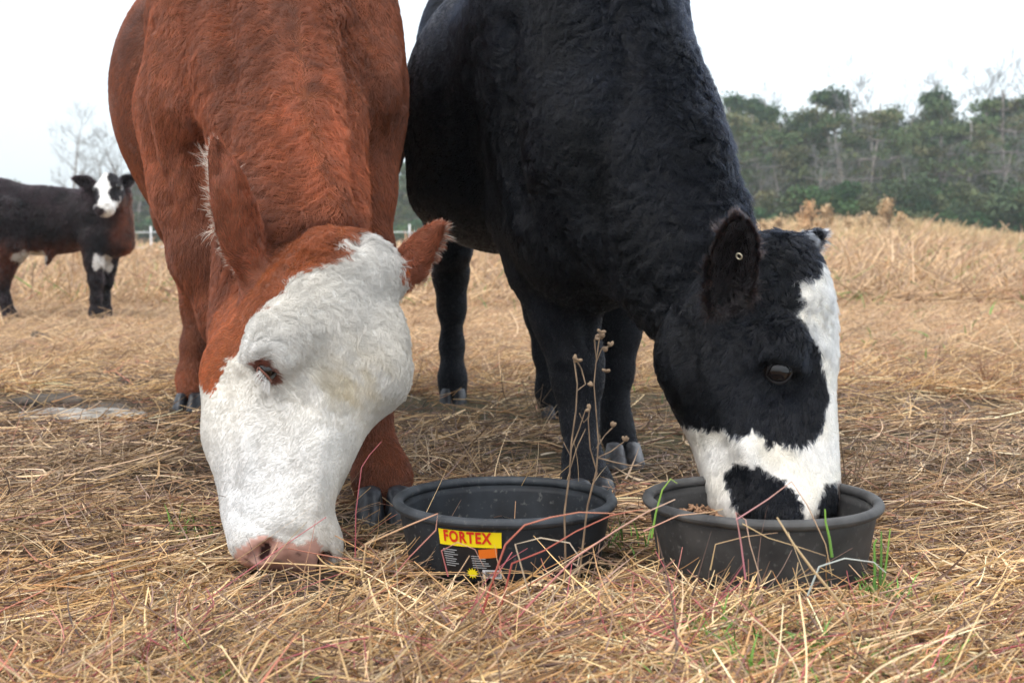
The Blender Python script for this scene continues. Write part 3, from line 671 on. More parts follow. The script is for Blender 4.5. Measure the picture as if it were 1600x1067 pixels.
# ---------------- calf far left
def build_calf():
    d0 = 9.0
    root = empty('calf', P(60, 505, d0)*V3(1, 1, 0), 'dark brown calf with white face watching from the pasture at the left', 'calf', None)
    B = Body(); k = d0/F
    c = lambda x, y, dd=0: P(x, y, d0+dd)
    B.ell(c(60, 338, .1), (.60, .21, .215), RR(V3(0, 1, 0), 0.03), .05, (-1, 0, -.3))
    B.ell(c(-10, 330, .12), (.24, .21, .235), None, .1, (-.8, 0, -.6))
    B.ell(c(60, 355, .1), (.5, .20, .19), None, .1, (-.6, 0, -.8))
    B.ell(c(150, 340, 0), (.18, .18, .225), None, .1, (-.6, 0, -.8))
    B.ell(c(175, 362, -.05), (.10, .13, .17), None, .08, DN, tag='chest')
    B.cap(c(165, 330, 0), c(183, 308, -.05), .15, .10, .08, DN, tag='chest')
    B.cap(c(186, 340, -.08), c(192, 380, -.08), .09, .08, .08, DN, tag='chest')
    B.chain([(c(143, 375, -.12), .09), (c(147, 410, -.13), .058), (c(150, 437, -.13), .044), (c(150, 465, -.13), .029), (c(150, 488, -.13), .037), (c(151, 498, -.14), .036)], .05, DN)
    B.chain([(c(172, 390, .08), .08), (c(168, 420, .1), .05), (c(166, 440, .1), .038), (c(164, 465, .1), .026), (c(165, 485, .1), .033), (c(166, 492, .1), .032)], .05, DN)
    B.chain([(c(8, 345, -.1), .17), (c(16, 385, -.1), .12), (c(8, 420, -.1), .06), (c(3, 440, -.1), .045), (c(8, 470, -.1), .032), (c(15, 492, -.1), .038), (c(17, 500, -.12), .036)], .05, DN)
    B.chain([(c(-20, 345, .2), .17), (c(-18, 390, .2), .12), (c(-22, 425, .2), .06), (c(-14, 460, .2), .032), (c(-8, 490, .2), .036)], .05, DN)
    B.cap(c(78, 396, 0), c(74, 410, 0), .035, .018, .05, DN)
    A, Z = c(173, 282, -.16), c(161, 330, -.42)
    o, R = head_frame(A, Z, (-.12, -.6, .6)); s = .64
    add_head(B, o, R, s, .03)
    E1 = add_ear(B, c(150, 290, -.14), c(114, 279, -.12), (-.1, -1, -.3), .050, .022)
    E2 = add_ear(B, c(186, 288, -.12), c(212, 276, -.08), (.2, -1, -.3), .045, .022)
    V, Fc = B.mesh(.010); V = relax(V, Fc, 2, .5); N, area = vnormals(V, Fc)
    wf = lambda X, cc, rr: (((X-cc)/np.array(rr))**2).sum(1) < 1+.4*vnoise(X, .06, 73)[:, 0]
    def col(X, r=None):
        n = len(X); c_ = V3(.009, .005, .006)*np.ones((n, 1))
        L = (X-o)@R/s
        px_ = (X[:, 0]-c(0, 0)[0])/k; pz = X[:, 2]
        br = .9*smooth(160, 195, px_)*smooth(.98, .82, pz)*smooth(.35, .5, pz)+.7*smooth(.66, .52, pz)*smooth(.25, .4, pz)*smooth(140, 110, px_)
        c_ = c_*(1-br[:, None])+V3(.075, .022, .010)*br[:, None]
        c_ *= 1+.45*vnoise(X, .07, 71)[:, :1]
        hd = (B.near(X, 'head') < .03) & (B.near(X, 'ear') > .01) & (L[:, 1] > -.10)
        u, w = L[:, 0]+.012*vnoise(X, .03, 74)[:, 0], L[:, 2]
        px2, py2, _ = project(X); nz = vnoise(X, .04, 75)*1.5; px2 = px2+nz[:, 0]; py2 = py2+nz[:, 1]
        el = lambda cx, cy, rx, ry: ((px2-cx)/rx)**2+((py2-cy)/ry)**2 < 1
        wm = hd & (px2 < 190) & ~el(181, 280, 13, 15) & ~el(180, 303, 10, 13) & ~el(148, 306, 8, 14) & ~el(150, 331, 11, 8)
        c_[wm] = WHITE*.95
        c_[hd & ~wm] = V3(.008, .006, .007)
        pk = hd & el(150, 331, 11, 8); c_[pk] = (.03, .02, .022)
        c_[wf(X, c(163, 410, -.05), (.05, .2, .075))] = WHITE*.8
        c_[wf(X, c(48, 402, -.05), (.10, .3, .05))] = WHITE*.6
        hf = pz < .05; c_[hf] = (.03, .03, .035)
        return c_
    mesh_obj('body', V, Fc, M_skin, root, colors=col(V))
    fur('coat', V, Fc, N, area, int(60000*FURK), B.attrs(V), col, lambda X: np.full(len(X), .022), .0009, M_hairb, root, clump=.5, cell=.035, lift=.4, seed=31, tone=.55, cvar=.4)
    for sg in (-1, 1):
        pc = o+R@V3(sg*.125, .045, .20)*s; i = np.argmin(((V-pc)**2).sum(1)); n_ = N[i]
        eye(V[i], n_, nrm(-R[:, 2]), .019, root, .6, M_lidd, 1.3, .4)
    g = lambda x, y, d: P(x, y, d)*V3(1, 1, 0)
    for x, dd in ((151, -.16), (166, .08), (17, -.14), (-8, .18)):
        hoof('hoof', g(x, 500, d0+dd)+V3(0, 0, -.005), (1, -.1), .030, .05, M_hoof, root)
    return root
# ------------------------------------------------------------------ ground
FTUB = P(789, 815, 2.40)*V3(1, 1, 0); RTUB = P(1190, 815, 2.30)*V3(1, 1, 0)
def gz(x, y):
    x = np.asarray(x, float); y = np.asarray(y, float)
    z = .009*hnoise(x, y, .55, 201)*smooth(12, 4, y)+.004*hnoise(x, y, .16, 202)*smooth(8, 3, y)
    z = z+.05*hnoise(x, y, 7, 203)*smooth(5, 12, y)
    z = z+.022*smooth(2.05, 1.6, y)*(.6+.3*hnoise(x, y, .3, 204))                        # drift of hay in front of the tubs
    z = z-.03*np.exp(-(((x+1.45)/.45)**2+((y-5.0)/.45)**2))                               # trampled wet hollow
    z = z+.016*np.clip(hnoise(x, y, .09, 206)+.4*hnoise(x, y, .04, 207), -.5, 2)*np.exp(-(((x+1.45)/.6)**2+((y-4.8)/.7)**2))
    t = smooth(8, 38, y)*smooth(-.02, .32, x/np.maximum(y, 1))*smooth(75, 45, y)
    z = z-.018*np.exp(-((y-2.12)/.14)**2)
    z = z+t*(.66+.14*hnoise(x, y, 9, 205))*(1-.68*smooth(.27, .42, x/np.maximum(y, 1)))
    for c in (FTUB, RTUB): z = z*smooth(.20, .38, np.hypot(x-c[0], y-c[1])) 
    return z
def build_ground():
    ys = np.concatenate([np.arange(.6, 6, .03), 6*1.035**np.arange(0, 112)])
    us = np.linspace(-.62, .62, 240)
    Y, U = np.meshgrid(ys, us, indexing='ij'); X = U*np.maximum(Y, 1.2)*1.25
    Z = gz(X, Y); V = np.stack([X, Y, Z], -1).reshape(-1, 3); n, m = X.shape
    i = np.arange(n-1)[:, None]*m+np.arange(m-1)[None]; Fc = np.stack([i, i+1, i+m+1, i+m], -1).reshape(-1, 4)
    m_ = new_mat('soil', rough=.95, spec=.15); t = m_.node_tree; b = t.nodes['Principled BSDF']
    N = t.nodes.new; co = N('ShaderNodeTexCoord'); L = t.links.new
    def noise(sc, det=8, dist=0):
        q = N('ShaderNodeTexNoise'); q.inputs['Scale'].default_value = sc; q.inputs['Detail'].default_value = det; q.inputs['Distortion'].default_value = dist
        L(co.outputs['Object'], q.inputs['Vector']); return q
    def ramp(src, els):
        q = N('ShaderNodeValToRGB'); L(src, q.inputs[0]); q.color_ramp.elements[0].position = els[0][0]; q.color_ramp.elements[0].color = (*els[0][1], 1)
        q.color_ramp.elements[1].position = els[-1][0]; q.color_ramp.elements[1].color = (*els[-1][1], 1)
        for e in els[1:-1]:
            z = q.color_ramp.elements.new(e[0]); z.color = (*e[1], 1)
        return q
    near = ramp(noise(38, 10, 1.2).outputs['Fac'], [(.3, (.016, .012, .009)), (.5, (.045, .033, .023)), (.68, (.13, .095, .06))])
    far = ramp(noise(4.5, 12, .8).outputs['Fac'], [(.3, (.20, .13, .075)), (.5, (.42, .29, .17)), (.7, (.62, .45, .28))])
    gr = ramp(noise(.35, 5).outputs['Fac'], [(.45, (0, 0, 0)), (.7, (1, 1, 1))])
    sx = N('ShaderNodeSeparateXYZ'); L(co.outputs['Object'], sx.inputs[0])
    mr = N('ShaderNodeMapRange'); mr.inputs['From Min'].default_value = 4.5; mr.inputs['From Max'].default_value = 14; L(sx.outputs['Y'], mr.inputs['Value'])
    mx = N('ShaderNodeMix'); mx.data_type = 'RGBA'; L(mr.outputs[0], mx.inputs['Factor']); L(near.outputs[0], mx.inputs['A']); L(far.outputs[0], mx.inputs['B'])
    m2 = N('ShaderNodeMix'); m2.data_type = 'RGBA'; m2.inputs['B'].default_value = (.22, .22, .08, 1)
    mm = N('ShaderNodeMath'); mm.operation = 'MULTIPLY'; mm.inputs[1].default_value = .35; L(gr.outputs[0], mm.inputs[0]); L(mm.outputs[0], m2.inputs['Factor']); L(mx.outputs['Result'], m2.inputs['A'])
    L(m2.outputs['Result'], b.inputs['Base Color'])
    bp = N('ShaderNodeBump'); bp.inputs['Strength'].default_value = .8; bp.inputs['Distance'].default_value = .012; L(noise(60, 8).outputs['Fac'], bp.inputs['Height']); L(bp.outputs[0], b.inputs['Normal'])
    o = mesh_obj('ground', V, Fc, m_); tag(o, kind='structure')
    return o

# ------------------------------------------------------------------ straw
STRAW = 1.42*V3(1.0, .91, .84)*np.array([(.50, .36, .17), (.58, .44, .24), (.40, .26, .11), (.30, .19, .09), (.21, .135, .075), (.62, .50, .31), (.36, .20, .085), (.46, .34, .22), (.24, .17, .14), (.13, .085, .07), (.40, .17, .12), (.66, .56, .38)])
SPROB = np.array([.12, .11, .10, .10, .13, .07, .07, .08, .09, .09, .03, .05]); SPROB /= SPROB.sum()
M_straw = new_mat('straw', rough=.55, spec=.35, attr='col')
FEET = [(*P(px, 800, d)[:2], r_) for px, d, r_ in ((400, 2.18, .08), (455, 2.17, .09), (510, 2.2, .06), (600, 2.76, .10), (412, 2.8, .08), (440, 2.32, .10), (922, 3.04, .08), (974, 3.44, .08), (708, 4.72, .07), (868, 4.38, .07), (297, 4.58, .07), (470, 2.28, .08))]
def keep_out(x, y):
    m = np.ones(len(x), bool)
    for c in (FTUB, RTUB): m &= np.hypot(x-c[0], y-c[1]) > .215
    for c in FEET: m &= np.hypot(x-c[0], (y-c[1])*.8) > c[2]
    return m
def litter(name, n, y0, y1, Lr, rr, up=.10, hmax=.035, pw=1.4, seed=1, K=5, cols=None, upr=None, xr=(-.52, .52), bare=True, bend=.3, green=0.0):
    r = np.random.default_rng(seed)
    u = r.random(n); a = 1-pw
    y = (y0**a+(y1**a-y0**a)*u)**(1/a); x = r.uniform(*xr, n)*np.maximum(y, 1.3)
    if bare:   # trampled bare soil shows through
        d = hnoise(x, y, .35, 301)*.7+hnoise(x, y, .12, 302)*.55
        b = d+.32+1.1*np.exp(-(((x+1.42)/.55)**2+((y-5.0)/.5)**2))+.9*np.exp(-(((x+.24)/.22)**2+((y-2.72)/.25)**2))+.35*np.exp(-(((x+.9)/1.2)**2+((y-4.2)/1.0)**2))+.25*np.exp(-((y-3.4)/1.0)**2)-.55*smooth(2.3, 1.8, y)+1.3*np.exp(-(((x-FTUB[0]+.03)/.2)**2+((y-2.10)/.09)**2))-.6*smooth(6, 9, y)
        k = r.random(n) > smooth(.25, 1.1, b)*.86; x, y = x[k], y[k]
    k = keep_out(x, y); x, y = x[k], y[k]; n = len(x)
    th = r.uniform(0, 2*math.pi, n)+0; th = np.where(r.random(n) < .45, r.normal(0, .5, n)+hnoise(x, y, .5, 303)*.8, th)
    el = np.abs(r.normal(0, up, n)) if upr is None else r.uniform(*upr, n)
    Ls = r.uniform(*Lr, n)*np.where(r.random(n) < .15, 1.5, 1)*(1 if y1 < 6 else np.maximum(y/6, 1)**.4)
    d = np.stack([np.cos(th)*np.cos(el), np.sin(th)*np.cos(el), np.sin(el)], 1)
    t = np.linspace(0, 1, K)
    z0 = gz(x, y)+hmax*r.random(n)**1.3*(1+.0*y)
    root = np.stack([x, y, z0], 1)
    bd = r.normal(size=(n, 3))*bend; bd[:, 2] = bd[:, 2]*.6-.12*(el > .3)
    kk = r.random(n) < .25; kt = r.uniform(.3, .7, n); kd = r.normal(size=(n, 3))*.8*kk[:, None]; kd[:, 2] = -np.abs(kd[:, 2])*.9
    pts = root[:, None]+Ls[:, None, None]*(d[:, None]*t[None, :, None]+bd[:, None]*(t**2)[None, :, None]+kd[:, None]*np.maximum(t[None]-kt[:, None], 0)[..., None])
    g = gz(pts[..., 0], pts[..., 1])+.001; pts[..., 2] = np.maximum(pts[..., 2], g)
    rad = (r.uniform(*rr, n)*np.maximum(y/3, 1)**.75)[:, None]*np.linspace(1, .55, K)[None]
    c = (STRAW if cols is None else cols)[r.choice(len(STRAW) if cols is None else len(cols), n, p=SPROB if cols is None else None)]
    c = c*r.uniform(.38, 1.25, (n, 1))*(1+.12*hnoise(x, y, .6, 305)[:, None])
    mid = np.exp(-((y-3.5)/1.1)**2)[:, None]*.4; c = c*(1-mid)+c.mean(1, keepdims=True)*V3(1.1, .86, .70)*.72*mid; far = smooth(4.5, 8, y)[:, None]; c = c*(1-far*.5)+V3(.66, .465, .30)*far*.5*r.uniform(.45, 1.25, (n, 1))
    if green:
        gm = r.random(n) < green; c[gm] = V3(.12, .22, .04)*r.uniform(.7, 1.4, (gm.sum(), 1))
    # keep clear of the muzzle and legs
    return pts, rad, c
def blades(name, pts, wid, col, seed=0, fold=.35, keep=False):
    """flat dry leaf blades, one folded strip each"""
    r = np.random.default_rng(seed); n, K, _ = pts.shape
    tg = nrm(np.gradient(pts, axis=1)); sd = nrm(np.cross(tg, nrm(r.normal(size=(n, 1, 3))+V3(0, 0, 1.5)))); up = np.cross(sd, tg)
    w = wid[:, None]*np.interp(np.linspace(0, 1, K), [0, .3, 1], [.7, 1, .12])[None]
    a = pts-sd*w[..., None]; b = pts-up*(w*fold)[..., None]; c = pts+sd*w[..., None]
    V = np.stack([a, b, c], 2).reshape(-1, 3)
    i = (np.arange(n)[:, None]*K+np.arange(K-1)[None])*3; i = i.reshape(-1)
    Fc = np.concatenate([np.stack([i, i+1, i+4, i+3], 1), np.stack([i+1, i+2, i+5, i+4], 1)])
    return V, Fc, np.repeat(col, K*3, 0)
ENVK = 1.0
def build_straw():
    N = lambda k: int(k*ENVK)+50
    A = litter('a', N(62000), 1.15, 6.5, (.03, .17), (.0006, .0017), pw=2.0, seed=401, hmax=.024)
    A2 = litter('a', N(11000), 1.15, 4.5, (.07, .18), (.0012, .0022), pw=2.0, seed=411, hmax=.03, up=.09, bend=.2)
    Bq = litter('b', N(120000), 5.0, 13, (.05, .16), (.0006, .0014), pw=1.5, seed=402, up=.22, hmax=.04)
    o = curves_obj('straw', np.concatenate([A[0], A2[0], Bq[0]]), np.concatenate([A[1], A2[1], Bq[1]]), np.concatenate([A[2], A2[2]*1.15, Bq[2]]), M_straw); tag(o, kind='stuff')
    # fine chaff and crumbs
    Cq = litter('c', N(80000), 1.15, 5.0, (.006, .03), (.0004, .0012), pw=2.2, seed=403, hmax=.012, bare=False)
    Cc = Cq[2]*V3(.45, .37, .33)
    o = curves_obj('chaff', Cq[0], Cq[1], Cc, M_straw); tag(o, kind='stuff')
    # flat leaf blades and thick stems near the camera
    p, rad, c = litter('d', N(34000), 1.15, 4.2, (.03, .13), (.0015, .0034), pw=2.0, seed=404, up=.13, hmax=.03, K=7, bend=.55)
    V, Fc, cc = blades('x', p, rad[:, 0], c, 5)
    o = mesh_obj('dry_leaves', V, Fc, M_straw, colors=cc); tag(o, kind='stuff')
    # upright bent stems in front of the tubs
    up = litter('e', N(2000), 1.2, 2.0, (.05, .15), (.0006, .0014), pw=1.2, seed=405, upr=(.2, .95), hmax=.02, K=7, bend=.4, bare=False,
                cols=np.array([(.58, .44, .24), (.5, .36, .17), (.42, .20, .11), (.45, .10, .12), (.50, .20, .16), (.5, .13, .14), (.62, .5, .31), (.3, .19, .1), (.25, .15, .09)]))
    sp = litter('f', N(1500), 2.3, 7, (.05, .16), (.0005, .001), pw=1.2, seed=406, upr=(.5, 1.4), hmax=.0, K=7, bend=.4)
    o = curves_obj('dry_stems', np.concatenate([up[0], sp[0]]), np.concatenate([up[1], sp[1]]), np.concatenate([up[2], sp[2]]), M_straw); tag(o, kind='stuff')
    # pasture stubble and tall dry grass far out
    f1 = litter('g', N(130000), 11, 62, (.10, .30), (.0013, .0030), pw=1.3, seed=407, upr=(.05, .95), hmax=.01, K=4, bare=False, xr=(-.46, .50), green=.03)
    o = curves_obj('stubble', *f1, M_straw); tag(o, kind='stuff')
    r = np.random.default_rng(9); n = N(60000)
    y = r.uniform(22, 46, n); x = y*r.uniform(.16, .46, n)
    m = (hnoise(x, y, 3, 310)*.5+r.normal(0, .3, n)+smooth(17, 34, y)) > .55; x, y = x[m], y[m]; n = len(x)
    H_ = r.uniform(.15, .52, n)*smooth(20, 32, y)*(1+.4*hnoise(x, y, 2.5, 311)).clip(.4, 2); lean = r.normal(size=(n, 2))*.3; t = np.linspace(0, 1, 4)
    pts = np.stack([x[:, None]+lean[:, :1]*t**2*H_[:, None], y[:, None]+lean[:, 1:]*t**2*H_[:, None], gz(x, y)[:, None]+H_[:, None]*t*(1-.1*t)], -1)
    c = 1.25*np.array([(.58, .42, .24), (.48, .33, .17), (.40, .26, .15), (.62, .48, .3), (.42, .36, .18)])[r.integers(0, 5, n)]*r.uniform(.7, 1.15, (n, 1))
    o = curves_obj('tall_dry_grass', pts, np.full((n, 1), .006)*np.array([[1, 1, .9, .5]])*(y[:, None]/30), c, M_straw); tag(o, kind='stuff')
    # young green blades
    n = N(700); r = np.random.default_rng(12)
    cx = np.concatenate([P(1375, 900, 2.1)[:1], P(1380, 990, 1.6)[:1], P(1300, 960, 1.8)[:1], P(1180, 990, 1.65)[:1], P(340, 1010, 1.7)[:1], P(1150, 940, 1.85)[:1], P(980, 830, 2.5)[:1], P(1000, 620, 5)[:1], P(1400, 530, 7)[:1], P(1330, 470, 9)[:1], P(310, 790, 2.7)[:1]])
    cy = np.array([2.08, 1.6, 1.72, 1.6, 1.6, 1.8, 2.5, 5, 7, 10, 2.6]); wt = np.array([5, 10, 9, 8, 5, 7, 4, 3, 8, 8, 2.]); k = r.choice(len(cx), n, p=wt/wt.sum())
    spd = np.array([.03, .10, .08, .09, .08, .07, .07, .3, 1.0, 1.8, .03])[k]
    x = cx[k]+r.normal(size=n)*spd; y = cy[k]+r.normal(size=n)*spd*.7
    kp = keep_out(x, y); x, y = x[kp], y[kp]; n = len(x)
    L_ = r.uniform(.02, .075, n)*np.maximum(y/4, 1); th = r.uniform(0, 6.28, n); t = np.linspace(0, 1, 6)
    ln = r.uniform(.2, 1.3, n)
    pts = np.stack([x[:, None]+(np.cos(th)*ln*L_)[:, None]*t**1.8, y[:, None]+(np.sin(th)*ln*L_)[:, None]*t**1.8, gz(x, y)[:, None]+.01+L_[:, None]*(t-.3*ln[:, None]*t**3)], -1)
    V, Fc, cc = blades('x', pts, r.uniform(.001, .0026, n)*np.maximum(y/3, 1), V3(.13, .27, .045)*r.uniform(.5, 1.5, (n, 1)), 6)
    o = mesh_obj('green_grass', V, Fc, new_mat('green blade', rough=.45, spec=.4, attr='col'), colors=cc); tag(o, kind='stuff')

# ------------------------------------------------------------------ rubber tubs
def lathe(prof, ns=96, sq=1.0):
    vs, fs = [], []
    for (r_, z) in prof:
        for i in range(ns):
            a = 2*math.pi*i/ns; vs.append((r_*math.cos(a), r_*math.sin(a), z))
    for l in range(len(prof)-1):
        for i in range(ns):
            j = (i+1) % ns; fs.append((l*ns+i, l*ns+j, (l+1)*ns+j, (l+1)*ns+i))
    fs.append(tuple(range(ns))[::-1]); fs.append(tuple((len(prof)-1)*ns+i for i in range(ns)))
    return np.array(vs), fs
def rubber(name, c1, c2):
    m = noisy(new_mat(name, rough=.62, spec=.35), c1, c2, 14, .25, 10, .003, lo=.35, hi=.75)
    t = m.node_tree; b = t.nodes['Principled BSDF']
    # scuffs and dust speckle
    co = t.nodes.new('ShaderNodeTexCoord'); n = t.nodes.new('ShaderNodeTexNoise'); n.inputs['Scale'].default_value = 90; n.inputs['Detail'].default_value = 4
    t.links.new(co.outputs['Object'], n.inputs['Vector'])
    r = t.nodes.new('ShaderNodeValToRGB'); r.color_ramp.elements[0].position = .60; r.color_ramp.elements[1].position = .78; t.links.new(n.outputs['Fac'], r.inputs[0])
    mx = t.nodes.new('ShaderNodeMix'); mx.data_type = 'RGBA'; mx.inputs['B'].default_value = (.10, .10, .095, 1)
    src = b.inputs['Base Color'].links[0].from_socket; t.links.new(src, mx.inputs['A']); t.links.new(r.outputs[0], mx.inputs['Factor']); t.links.new(mx.outputs['Result'], b.inputs['Base Color'])
    return m
def build_tub(c, R_, h, label, mat, rimmat):
    root = empty('rubber_tub', c, label, 'feed tub', None)
    rb = R_*.86
    body = [(rb*.5, 0), (rb-.012, 0), (rb, .006)]+[(rb+(R_-.012-rb)*t, .006+(h-.03)*t) for t in np.linspace(.1, 1, 8)]+[(R_-.014, h-.014), (R_-.018, h-.020)]
    body += [(rb+(R_-.012-rb)*t-.0075, .012+(h-.03)*t) for t in np.linspace(1, .1, 8)]+[(rb-.025, .012), (rb*.5, .011)]
    V, Fc = lathe(body); 
    wob = lambda V: V*np.stack([1+.006*np.sin(3*np.arctan2(V[:, 1], V[:, 0])), 1+.008*np.cos(2*np.arctan2(V[:, 1], V[:, 0])), np.ones(len(V))], 1)
    mesh_obj('body', wob(V)+c, Fc, mat, root)
    rim = []
    for i in range(17):
        a = 2*math.pi*i/16; rim.append((R_-.009+.0105*math.cos(a), h-.010+.0095*math.sin(a)))
    V, Fc = lathe(rim[:-1]+[rim[0]]); Fc = Fc[:-2]
    mesh_obj('rim', wob(V)+c, Fc, rimmat, root)
    return root
def text_mesh(s, size, bold=.0):
    cu = bpy.data.curves.new('t', 'FONT'); cu.body = s; cu.size = size; cu.offset = bold; cu.align_x = 'CENTER'; cu.align_y = 'CENTER'; cu.resolution_u = 3; cu.space_character = 1.16
    o = bpy.data.objects.new('t', cu); S.collection.objects.link(o); dg = bpy.context.evaluated_depsgraph_get()
    me = bpy.data.meshes.new_from_object(o.evaluated_get(dg)); v = np.empty(len(me.vertices)*3); me.vertices.foreach_get('co', v)
    fs = [tuple(p.vertices) for p in me.polygons]; bpy.data.objects.remove(o); bpy.data.meshes.remove(me)
    return v.reshape(-1, 3)[:, :2], fs
def build_labelling(root, c, R_, h):
    rb = R_*.86
    def wrap(xy, off):    # sheet coordinates (metres along the wall, height) laid round the wall of the tub
        x, z = xy[:, 0], xy[:, 1]; zz = h-.027+z; rad = rb+(R_-.012-rb)*np.clip((zz-.006)/(h-.03), 0, 1)+off
        a = -math.pi/2+x/(R_*.95)
        return np.stack([c[0]+rad*np.cos(a)*(1+.006*np.sin(3*a)), c[1]+rad*np.sin(a)*(1+.008*np.cos(2*a)), c[2]+zz], 1)
    def rect(name, x0, x1, z0, z1, col, off, n=16, sk=0.0):
        vs = []; 
        for i in range(n+1):
            x = x0+(x1-x0)*i/n
            for z in (z0, z1): vs.append((x, z+sk*(i/n-.5)))
        fs = [(2*i, 2*i+2, 2*i+3, 2*i+1) for i in range(n)]
        return mesh_obj(name, wrap(np.array(vs), off), fs, new_mat(name, col, .35), root)
    x0 = -.125
    rect('label_panel', x0-.004, x0+.122, -.082, -.026, (.012, .012, .014), .0012)
    rect('label_banner', x0, x0+.120, -.027, .002, (.86, .68, .01), .0024)
    xy, fs = text_mesh('FORTEX', .027, .0010); xy = xy*V3(.82, 1.05)[:2]; xy = xy+np.array([x0+.056, -.0105])
    mesh_obj('lettering', wrap(xy, .0036), fs, new_mat('label red', (.62, .025, .012), .4), root, smoothf=False)
    xy, fs = text_mesh('HEAVY DUTY RUBBER BUCKET PAN', .0058, .0001); xy = xy+np.array([x0+.056, -.0237])
    # small orange flash with lettering
    rect('label_flash', x0+.078, x0+.112, -.046, -.029, (.70, .16, .015), .0030, sk=.004)
    # lines of small print
    r = np.random.default_rng(4)
    for cx, ww in ((x0+.006, .030), (x0+.062, .034)):
        V, Fc = [], []
        for k in range(8):
            z = -.036-k*.0042; w_ = ww*r.uniform(.6, 1); b = len(V)
            if cx > x0+.05 and k < 2: continue
            for i in range(5):
                for dz in (0, .0016): V.append((cx+w_*i/4+.0006*k, z+dz))
            for i in range(4): Fc.append((b+2*i, b+2*i+2, b+2*i+3, b+2*i+1))
        mesh_obj('small_print', wrap(np.array(V), .0028), Fc, new_mat('print grey', (.35, .36, .37), .5), root, smoothf=False)
    rect('barcode_patch', x0+.084, x0+.120, -.084, -.068, (.62, .64, .66), .0032)
    V, Fc = [], []; x = x0+.090
    while x < x0+.116:
        w_ = r.choice([.0005, .0009, .0014]); b = len(V); V += [(x, -.080), (x+w_, -.080), (x+w_, -.070), (x, -.070)]; Fc.append((b, b+1, b+2, b+3)); x += w_+r.choice([.0006, .001])
    mesh_obj('barcode', wrap(np.array(V), .0042), Fc, new_mat('print black', (.01, .01, .01), .5), root, smoothf=False)
    V = [(x0+.064, -.076)]; ns = 24
    for i in range(ns):
        a = 2*math.pi*i/ns; q_ = .011 if i % 2 == 0 else .006; V.append((x0+.064+q_*1.2*math.cos(a), -.076+q_*math.sin(a)))
    mesh_obj('starburst', wrap(np.array(V), .0030), [(0, 1+i, 1+(i+1) % ns) for i in range(ns)], new_mat('label yellow', (.86, .70, .01), .4), root, smoothf=False)
def build_tubs():
    c = FTUB.copy(); c[2] = .008; R1, h1 = .212, .125
    t = build_tub(c, R1, h1, 'empty black rubber tub with yellow and red product label', rubber('black rubber', (.007, .0085, .011), (.022, .028, .036)), rubber('worn rim rubber', (.014, .017, .021), (.060, .068, .078)))
    build_labelling(t, c, R1, h1)
    c = RTUB.copy(); c[2] = .012; R2, h2 = .215, .142
    t2 = build_tub(c, R2, h2, 'dusty dark grey rubber tub holding feed under the black cow muzzle', rubber('dusty rubber', (.020, .020, .0205), (.066, .064, .062)), rubber('dusty rim rubber', (.03, .03, .031), (.12, .118, .115)))
    # feed pellets
    r = np.random.default_rng(5); n = 2600; a = r.uniform(0, 6.28, n); q_ = np.sqrt(r.random(n))*.185
    x, y = q_*np.cos(a), q_*np.sin(a); z = .060+.026*np.clip(-x/.2, -.3, 1)+.012*hnoise(x, y, .08, 77)+r.uniform(-.008, .004, n)
    d = nrm(r.normal(size=(n, 3))); p = np.stack([x, y, z], 1)+c; t_ = np.linspace(-1, 1, 4)
    pts = p[:, None]+d[:, None]*t_[None, :, None]*.0055
    o = curves_obj('feed', pts, np.full((n, 4), .0026)*np.array([[.6, 1, 1, .6]]), V3(.30, .17, .095)*r.uniform(.5, 1.3, (n, 1)), new_mat('feed pellet', rough=.8, attr='col'))
    tag(o, kind='stuff')
    return t, t2

# ------------------------------------------------------------------ tubes and trees
def tubes(segs, ns=5):
    """segs: list of polylines [(point, radius), ...] -> one mesh"""
    V, Fc = [], []
    for pl in segs:
        b = len(V)
        for i, (p, r_) in enumerate(pl):
            a = pl[max(i-1, 0)][0]; c_ = pl[min(i+1, len(pl)-1)][0]; t = nrm(c_-a); s1 = nrm(np.cross(t, V3(.3, .9, .25))); s2 = np.cross(t, s1)
            for j in range(ns):
                q_ = 2*math.pi*j/ns; V.append(p+(s1*math.cos(q_)+s2*math.sin(q_))*r_)
        for i in range(len(pl)-1):
            for j in range(ns): Fc.append((b+i*ns+j, b+i*ns+(j+1) % ns, b+(i+1)*ns+(j+1) % ns, b+(i+1)*ns+j))
    return np.array(V), np.array(Fc)
def grow(r, p, d, L, rad, lev, segs, tips, spread=.6, upb=.25, kids=(3, 5)):
    pl = [(p, rad)]; n = 4; pos = []
    for i in range(n):
        d = nrm(d+r.normal(size=3)*.12+V3(0, 0, upb*.3)); p = p+d*L/n; rad_ = rad*(1-.62*(i+1)/n); pl.append((p, rad_)); pos.append((p, d, rad_))
    segs.append((lev, pl))
    if lev == 0: tips.append(p); return
    for k in range(r.integers(*kids)+1):
        i = r.integers(1, n); q_, dd, rr = pos[i]
        sd = nrm(np.cross(dd, r.normal(size=3)))
        grow(r, q_, nrm(dd*(1-spread*.4)+sd*spread+V3(0, 0, upb)), L*r.uniform(.45, .68), rr*.62, lev-1, segs, tips, spread, upb, kids)
M_bark = noisy(new_mat('bark', rough=.9), (.16, .14, .125), (.34, .31, .29), 6, 0)
M_twig = noisy(new_mat('twig', rough=.9), (.14, .14, .135), (.25, .25, .24), 3, 0)
